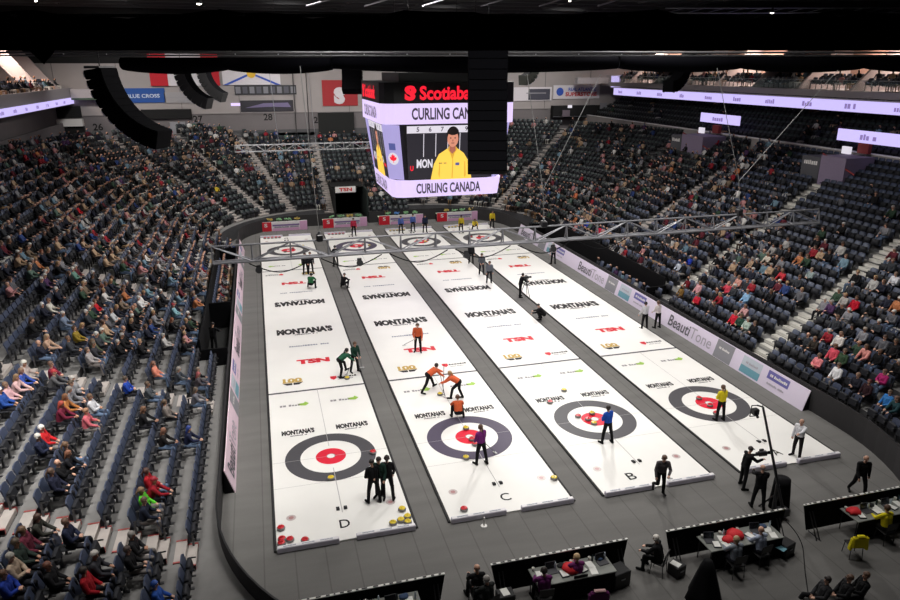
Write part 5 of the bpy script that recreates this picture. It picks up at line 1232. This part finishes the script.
swag(px(158), px(345), 57, 74.5, 2, D3, 'black swagged drape in front of the flags at left'); swag(px(345), px(600), 55.5, 73.5, 1, D3+.3, 'black swagged drape above the scoreboard'); swag(px(600), px(930), 54.5, 73, 3, D3, 'black swagged drape in front of the right suites')
# lamps seen at the ceiling
glow = mat('lamp_glow', (1., .97, .92), .3, emit=9.)
for k, (u, v) in enumerate(((199, 4), (772, 13), (229, 52.5), (570, 26 if False else 1), (36, 1))):
    q = at(u, v, y=22. if k != 2 else 12.); o = empty('ceiling_spotlight', q, 0, 'small glaring spotlight near the top, %s' % ('above the left of the curtain', 'above the right of the curtain', 'on the silver pipe left of the scoreboard', 'above the middle of the curtain', 'at the far left top')[k], 'spotlight')
    s_ = (.16, .14, .10, .08, .08)[k]
    MB().lathe((0, 0, .02), [(s_, 0), (s_*1.15, .1), (s_*.7, .3), (s_*.3, .34)], lampm, 14).build('housing', o); MB().lathe((0, 0, -.01), [(s_*.5, -.03), (s_*.9, 0), (s_*.95, .03)], glow, 14).build('lens', o)
# catwalk and pale ceiling baffles seen above the curtain
baf = mat('ceiling_baffle', (.62, .61, .64), .7)
for k in range(6): 
    q = at(322+58*k, 1.5, y=40.); MB().rbox((0, 0, 0), (2.9, .6, .12), baf, .03, Matrix.Rotation(R(-16), 3, 'Y')).build('ceiling_baffle', loc=q, label='pale tilted ceiling baffle above the curtain, %s from the left' % ORD[k], cat='ceiling baffle', group='ceiling baffles')
b = MB(); q0, q1 = at(665, 13, y=26.), at(905, 13, y=21.)
b.tube(q0, q1, .05, steel); b.tube(q0+Vector((0, 0, .35)), q1+Vector((0, 0, .35)), .05, steel)
for k in range(12): a_, c_ = q0.lerp(q1, k/12), q0.lerp(q1, (k+1)/12); b.tube(a_, c_+Vector((0, 0, .35)), .025, steel)
b.build('catwalk_rail', label='silver catwalk railing above the curtain at the upper right', cat='railing')
# ------------------------------------------------------------------ flags and banners on the far wall
flw = mat('flag_white', (.82, .80, .82), .8); flr = mat('flag_red', (.72, .10, .16), .8); flb = mat('flag_blue', (.20, .33, .70), .8)
YF = YW-.2
def rect(name, u0, v0, u1, v1, m, label, cat, y=None, th=.05):
    y = YW-.12 if y is None else y; a, c = at(u0, v1, y=y), at(u1, v0, y=y)
    b = MB(); b.box(((a.x+c.x)/2, y+th/2, (a.z+c.z)/2), (abs(c.x-a.x), th, abs(c.z-a.z)), m); return b, Vector(((a.x+c.x)/2, y, (a.z+c.z)/2)), abs(c.x-a.x), abs(c.z-a.z)
X_, Z_ = Vector((1, 0, 0)), Vector((0, 0, 1))
b, c, w, h = rect('flag', 151, 54, 217, 86, flw, '', '', YF)
for s in (-1, 1): b.box((c.x+s*w*.375, c.y-.02, c.z), (w*.25, .05, h), flr)
b.poly([c+Vector((a*h*.42, -.03, v*h*.42)) for a, v in mp_+[(-a, v) for a, v in mp_[::-1]]], flr); b.build('flag', label='red and white maple leaf flag hanging on the far wall', cat='flag')
b, c, w, h = rect('flag', 223, 62, 279, 85, flw, '', '', YF)
for s in (-1, 1): b.slab([c+Vector((-w/2, -.02, s*h/2)), c+Vector((-w/2+.55, -.02, s*h/2)), c+Vector((w/2, -.02, -s*h/2)), c+Vector((w/2-.55, -.02, -s*h/2))], (0, -.01-.004*s, 0), flb)
b.disc(c+Vector((0, -.04, 0)), 0, h*.2, mat('flag_gold', (.85, .68, .22), .8), 20, X_, Z_); b.build('flag', label='white flag with a blue diagonal cross and gold shield on the far wall', cat='flag')
b, c, w, h = rect('flag', 437, 64, 469, 84, flw, '', '', YF); b.box((c.x, c.y-.02, c.z), (w*.16, .04, h), flr); b.box((c.x, c.y-.02, c.z+h*.2), (w, .035, h*.16), flr); b.disc(c+Vector((-w*.3, -.03, -.35)), .12, .3, flr, 16, X_, Z_); b.build('flag', label='white flag with a red cross above the scoreboard', cat='flag')
b, c, w, h = rect('banner', 323, 80, 357, 106, mat('banner_red', (.62, .17, .19), .8), '', ''); b.text('S', c+Vector((-.1, -.03, -.3)), X_, Z_, 1.3, 1.9, flw, .08, .01); b.disc(c+Vector((.35, -.05, .2)), 0, .42, flw, 20, X_, Z_); b.build('banner', label='dark red banner with a white emblem left of the scoreboard', cat='banner')
b, c, w, h = rect('banner', 120, 88, 164, 103, mat('banner_blue', (.13, .30, .58), .8), '', ''); b.text('BLUE CROSS', c+Vector((.1, -.03, -.05)), X_, Z_, w*.72, h*.26, mat('banner_pale', (.75, .80, .88), .7), .02, .01); b.build('banner', label='blue banner with white letters on the far wall at left', cat='banner')
b, c, w, h = rect('banner', 165, 92, 211, 103, mat('banner_grey', (.60, .59, .60), .8), '', ''); b.box(c+Vector((0, -.03, 0)), (w*.94, .01, .05), gry); b.box(c+Vector((.3, -.03, -h*.3)), (w*.6, .01, .06), gry); b.build('banner', label='grey banner right of the blue banner on the far wall', cat='banner')
b, c, w, h = rect('panel', 235, 85, 296, 95, mat('panel_dark', (.15, .15, .17), .6), '', '')
for k in range(9): b.box(c+Vector((-w/2+w*(k+.5)/9, -.03, 0)), (w/9*.7, .02, h*.7), mat('portrait_%d' % (k % 2), ((.45, .45, .48), (.30, .30, .34))[k % 2], .6))
b.build('portrait_panel', label='long dark panel of portraits under the blue-crossed flag', cat='wall panel')
b, c, w, h = rect('banner', 241, 100, 293, 112, mat('poster_dark', (.13, .12, .16), .6), '', ''); b.slab([c+Vector((-w*.42, -.03, -.2)), c+Vector((-.4, -.03, .3)), c+Vector((w*.4, -.03, .35)), c+Vector((w*.45, -.03, -.15)), c+Vector((0, -.03, -.1))], (0, -.01, 0), mat('poster_violet', (.42, .38, .52), .6)); b.build('banner', label='long dark poster with a violet shape under the portrait panel', cat='banner')
b, c, w, h = rect('b', 231, 103, 240, 106, ledw, '', ''); b.build('sign', label='small lavender lit sign left of the long dark poster', cat='sign')
b, c, w, h = rect('banner', 512, 87, 552, 101, flw, '', ''); b.box(c+Vector((w*.18, -.03, -.05)), (w*.55, .02, h*.8), mat('banner_photo', (.25, .25, .30), .7)); b.box(c+Vector((w*.1, -.05, .1)), (w*.5, .02, .12), gry); b.build('banner', label='white banner with a dark picture right of the scoreboard', cat='banner')
b, c, w, h = rect('banner', 553, 85, 600, 99, flw, '', ''); b.text('REAL ATLANTIC', c+Vector((w*.12, -.03, h*.2)), X_, Z_, w*.6, h*.25, flb, .02, .01); b.text('SUPERSTORE', c+Vector((w*.1, -.03, -h*.16)), X_, Z_, w*.68, h*.3, flr, .03, .01); b.disc(c+Vector((-w*.36, -.035, .05)), 0, h*.3, flb, 16, X_, Z_); b.build('banner', label='white banner with blue and red letters on the far wall at right', cat='banner')
# ------------------------------------------------------------------ ribbon displays, suites and upper decks
fas = mat('suite_fascia', (.66, .64, .65), .7); rib = mat('ribbon_led', (.80, .75, .98), .5, emit=.95); ribl = mat('ribbon_logo', (.56, .48, .72), .5, emit=.8); warm = mat('suite_wall', (.62, .50, .45), .8); dvd = mat('suite_divider', (.66, .62, .62), .7)
w = MB(); XS = 41.6
w.box((XS+4, 20, 13.12), (8, 79, .5), fas); w.quad((XS+5.5, -19, 13.3), (XS+5.5, YW, 13.3), (XS+5.5, YW, 17), (XS+5.5, -19, 17), warm); w.box((XS+3.5, 20, 17.1), (7.5, 79, .3), bl)
for y in np.arange(14, 58, 5.6):
    w.slab([(XS+.3, y, 13.37), (XS+5.5, y, 13.37), (XS+5.5, y, 17), (XS+4.2, y, 17), (XS+1.6, y, 14.6)], (0, .18, 0), dvd)
w.build('wall_suites_right', kind='structure')
b = MB(); b.box((XS-.06, (YW+-10)/2-1.8, 12.35), (.14, YW+10-3.6, .95), fas); b.box((XS-.14, (55.8+-10)/2, 12.3), (.06, 65.8, .82), rib)
for k, y in enumerate(np.arange(14.5, 56, 4.4)): b.scribble((XS-.18, y, 12.3), (0, -1, 0), (0, 0, 1), .95, .4, ribl, k+4)
b.build('ribbon_display', label='long lavender ribbon display under the right suites', cat='display')
for k, (ua, ub) in enumerate(((701, 740), (841, 915))):
    XD = 39.0; ya, yb = at(ua, 118, x=XD).y, at(ub, 120, x=XD).y; zc = at((ua+ub)/2, 119+19.5*k, x=XD).z; b = MB(); b.box((XD, (ya+yb)/2, zc), (.12, ya-yb, .82), rib); b.scribble((XD-.07, (ya+yb)/2+.3, zc), (0, -1, 0), (0, 0, 1), 1.3, .42, ribl, 9+k, .01)
    b.build('hanging_display', label='lavender display hanging under the right ribbon, %s of two' % ('farther', 'nearer')[k], cat='display')
suite = []
gr_ = MB(); glassm = mat('rail_glass', (.70, .80, .80), .05, alpha=.12)
gr_.box((XS+.15, 20, 13.75), (.02, 77, .7), glassm); gr_.box((XS+.15, 20, 14.13), (.05, 77, .04), steel); gr_.build('glass_railing', label='glass railing along the front of the right suites', cat='railing')
for i in range(2):
    for y in np.arange(12, 57, .62):
        if abs((y-14+2.8) % 5.6-2.8) < .35: continue
        suite.append((Vector((XS+1.0+.95*i, y, 13.37+.3*i)), PI/2, 1.))
P, F, M_ = inst((v_, f_, m_i), suite) if False else inst(seat_lp(True)[:3], suite)
o = bpy.data.objects.new('suite_seats', np_mesh('suite_seats', P, F, M_, [navy, seatblk, armm])); COL.objects.link(o); tag(o, 'rows of dark seats in the right suites above the ribbon display', 'seats', None, 'stuff')
ppl = [(p+Vector((-.06, 0, 0)), a, 1., (random.choice(TP), random.choice(HP), PANTS[0])) for p, a, _ in suite if random.random() < .34]
ppl += [(p+Vector((-.06, 0, 0)), a, 1., (random.choice(TP), random.choice(HP), PANTS[0])) for p, a, _ in up if random.random() < .05]
o = crowd_mesh('suite_guests', ppl); tag(o, 'guests seated in the right suites and upper rows under the ribbon display', 'crowd', None, 'stuff')
# vomitory blocks cut into the top of the right stand
vm = mat('vomitory_lilac_lit', (.52, .47, .56), .8); vg = mat('vomitory_grey', (.33, .33, .35), .8); vr = mat('vomitory_red', (.55, .20, .20), .7)  # lilac light on the block's wall is put into its base colour
for k, (u0, v0, u1, v1) in enumerate(((682, 128, 706, 154), (820, 147, 851, 178))):
    a, c = at(u0, v1, x=XR-2.6), at(u1, v0, x=XR-2.6); y0, y1 = c.y, a.y; b = MB(); zc, zh = (a.z+c.z)/2, abs(c.z-a.z)
    b.box((XR-1.6, (y0+y1)/2, 8.0), (2.4, y1-y0, 2.4), vm); b.box((XR-1.6, y1+.9, 8.0), (2.4, 1.7, 2.0), vg); b.box((XR-.3, (y0+y1)/2, 9.7), (.3, .9, .7), vr); b.box((XR-.9, y1-.2, 9.5), (.2, .7, .5), scw)
    b.tube((XR-2.7, y1, 9.3), (XR-2.7, y0-.8, 8.2), .06, vr)
    b.scribble((XR-2.82, y1+.9, 8.6), (0, -1, 0), (0, 0, 1), 1.2, .3, white, k+2, .01)
    b.build('vomitory_block', label='lilac lit stair block at the top of the right stand, %s of two' % ('farther', 'nearer')[k], cat='stair block')
# left suites
XQ = -20.6; w = MB()
w.box((XQ-3, 28, 12.35), (6, 63, .75), fas); w.box((XQ+.05, 28, 12.5), (.12, 63, 1.1), fas); w.quad((XQ-4.5, YW, 12.7), (XQ-4.5, -4, 12.7), (XQ-4.5, -4, 17), (XQ-4.5, YW, 17), warm)
for y in np.arange(30, 58, 5.5): w.slab([(XQ-.3, y, 12.75), (XQ-4.5, y, 12.75), (XQ-4.5, y, 17), (XQ-3.6, y, 17), (XQ-1.4, y, 14)], (0, .18, 0), dvd)
w.quad((XQ-1.6, -4, 8.6), (XQ-1.6, YW, 8.6), (XQ-1.6, YW, 12), (XQ-1.6, -4, 12), wd)
w.build('wall_suites_left', kind='structure')
b = MB(); b.box((XQ+.16, 26, 11.75), (.08, 67, .62), rib)
for k, y in enumerate(np.arange(33, 58, 3.2)): b.scribble((XQ+.21, y, 11.75), (0, 1, 0), (0, 0, 1), .8, .3, ribl, k+30)
b.box((XQ, 26, 11.75), (.28, 67, .7), fas)
b.build('ribbon_display', label='lavender ribbon display along the left suites', cat='display')
sl = [(Vector((XQ-.9-.9*i, y, 12.75+.3*i)), -PI/2, 1.) for i in range(2) for y in np.arange(30, 58, .62)]
P, F, M_ = inst(seat_lp(True)[:3], sl); o = bpy.data.objects.new('suite_seats', np_mesh('suite_seats', P, F, M_, [navy, seatblk, armm])); COL.objects.link(o); tag(o, 'rows of dark seats in the left suites above the ribbon display', 'seats', None, 'stuff')
o = crowd_mesh('suite_guests', [(p, a, 1., (random.choice(TP), random.choice(HP), PANTS[0])) for p, a, _ in sl if random.random() < .5]); tag(o, 'guests seated in the left suites above the ribbon display', 'crowd', None, 'stuff')
# far left corner block with a white fascia and dark curtain
b = MB(); a, c = at(42, 127, y=58.6), at(82, 119, y=58.6); xm, wv = (a.x+c.x)/2, c.x-a.x
b.box((xm, 58.9, (a.z+c.z)/2), (wv, .8, c.z-a.z), white); q = at(82, 142, y=58.6); b.box((xm, 59.0, (a.z+q.z)/2), (wv, .5, a.z-q.z), bl)
a2, c2 = at(57, 118, y=59.2), at(80, 106, y=59.2); b.box(((a2.x+c2.x)/2, 59.25, (a2.z+c2.z)/2), (c2.x-a2.x, .2, c2.z-a2.z), bl)
b.build('press_box', label='white-fronted box with a dark curtain below in the far left corner', cat='press box')
b = MB(); a, c = at(73, 108, y=58.6), at(96, 89, y=58.6); b.box(((a.x+c.x)/2, 58.9, c.z-.45), (c.x-a.x, .9, .9), fas); b.box(((a.x+c.x)/2, 58.9, c.z-1.0), (c.x-a.x, .86, .2), mat('fascia_green', (.25, .33, .27), .7)); b.build('balcony_front', label='pale balcony front at the end of the left ribbon display', cat='balcony')
# far platforms with screens
b = MB(); a, c = at(553, 118, y=58.4), at(613, 105, y=58.4); b.box(((a.x+c.x)/2, 58.8, (a.z+c.z)/2), (c.x-a.x, .8, c.z-a.z), bl); b.box(((a.x+c.x)/2, 58.35, a.z+.15), (c.x-a.x, .06, .06), steel); b.box((a.x+2.2, 58.3, c.z-.1), (.5, .2, .35), scw); b.box((a.x+1.7, 58.3, a.z+.55), (1., .2, .8), mat('panel_mauve', (.42, .38, .42), .7)); b.box((c.x-1.4, 58.3, c.z-.1), (.9, .2, .8), gry)
b.build('camera_platform', label='dark camera platform with screens on the far wall at right', cat='platform')
b = MB(); a, c = at(576, 79, y=57.5), at(612, 70, y=57.5); b.box((a.x+2.2, 57.6, a.z-.2), (4.2, .8, .7), fas); b.box((c.x+.5, 57.2, a.z-.3), (1.2, .3, 1.4), rib); b.build('corner_box', label='pale corner box with a small lavender screen at the far right', cat='box')
b = MB(); a, c = at(355, 140, y=58.9), at(318, 113, y=58.9); b.box(((a.x+c.x)/2, 59.1, (a.z+c.z)/2), (a.x-c.x, .5, c.z-a.z), dk); b.build('dark_doorway', label='dark opening in the far wall left of the scoreboard', cat='doorway')
b = MB(); a, c = at(145, 142, y=59.2), at(191, 109, y=59.2); b.box(((a.x+c.x)/2, 59.3, c.z-.5), (c.x-a.x, .3, 1.0), bl); b.box(((a.x+c.x)/2+1., 59.3, (a.z+c.z)/2-.6), (1.6, .25, 1.9), gry); b.box(((a.x+c.x)/2+1.1, 59.15, (a.z+c.z)/2-.6), (.5, .1, 1.5), bl); b.build('far_doorway', label='dark doorway with grey frames under the grey banner', cat='doorway')
b = MB()
for u in (297, 310): 
    q = at(u, 140, y=57.); b.tube((q.x, 57, 6.6), (q.x, 57, 15.5), .05, blackp)
b.build('support_cable', label='pair of dark cables hanging before the far wall left of the scoreboard', cat='cable')
# ------------------------------------------------------------------ light: lamps over the ice, weaker added fills for the stands, near end and far wall
def area(name, loc, size, power, target=None, spread=120, col=(1, .97, .93)):
    l = bpy.data.lights.new(name, 'AREA'); l.shape = 'RECTANGLE'; l.size, l.size_y = size; l.energy = power; l.color = col; l.spread = R(spread)
    o = bpy.data.objects.new(name, l); COL.objects.link(o); o.location = loc
    d = (Vector(target) if target else Vector((loc[0], loc[1], 0)))-Vector(loc); o.rotation_euler = d.to_track_quat('-Z', 'Y').to_euler(); return o
KI, KS = .138, .31
for y in (-3, 8, 19, 30, 41):
    for x in (1.5, 16.2): area('rink_lamp', (x, y, 20.2), (3, 3), 3000*KI, spread=95)
area('rink_lamp', (8.85, 3, 20.6), (6, 3), 2200*KI, spread=95)
area('side_lamp', (23.5, 27, 18.5), (1.6, 1.6), 1200, (9, -2, 0), 100); area('side_lamp', (20, 41, 19), (1.6, 1.6), 800, (8, 8, 0), 100)
area('front_fill', (7, -8.5, 20.5), (5, 3), 620, (9, 6, 0), 110)  # added fill from the near end, lifts surfaces that face the camera
for y in (5, 22, 40): area('stand_fill', (4, y, 20.8), (3, 3), 1900*KS, (-12, y, 3), 75)  # added dim fill over the left stand
for y in (5, 22, 40): area('stand_fill', (13.7, y, 20.8), (3, 3), 1700*KS, (30, y, 4), 75)  # same added fill, right stand
for x in (-2, 9, 20): area('stand_fill', (x, 30, 20.8), (3, 3), 1500*KS, (x, 54, 5), 75)  # same added fill, far stand
area('stand_fill', (-9, -8, 20.5), (4, 3), 1900*KS, (-11.5, -2, 2), 58)  # extra fill added to lift the near left seats
for x in (-14, 2, 18, 32): area('far_wall_fill', (x, 46, 20.5), (3, 2), 420, (x, 59.4, 9.5), 90)  # fill added to brighten the far wall
for y in (20, 36, 52): area('suite_lamp', (46, y, 16.9), (1.5, 6), 700, spread=160, col=(1, .82, .70))
for y in (38, 50): area('suite_lamp', (-23.5, y, 16.9), (1.5, 6), 700, spread=160, col=(1, .82, .70))
w = bpy.data.worlds.new('world'); SC.world = w; w.use_nodes = True
w.node_tree.nodes['Background'].inputs[0].default_value = (.55, .55, .62, 1); w.node_tree.nodes['Background'].inputs[1].default_value = .02
SC.view_settings.view_transform = 'Standard'; SC.view_settings.look = 'None'; SC.view_settings.gamma = 1; SC.view_settings.use_curve_mapping = False
SC.view_settings.exposure = .12
SC.cycles.use_denoising = True; SC.cycles.max_bounces = 6
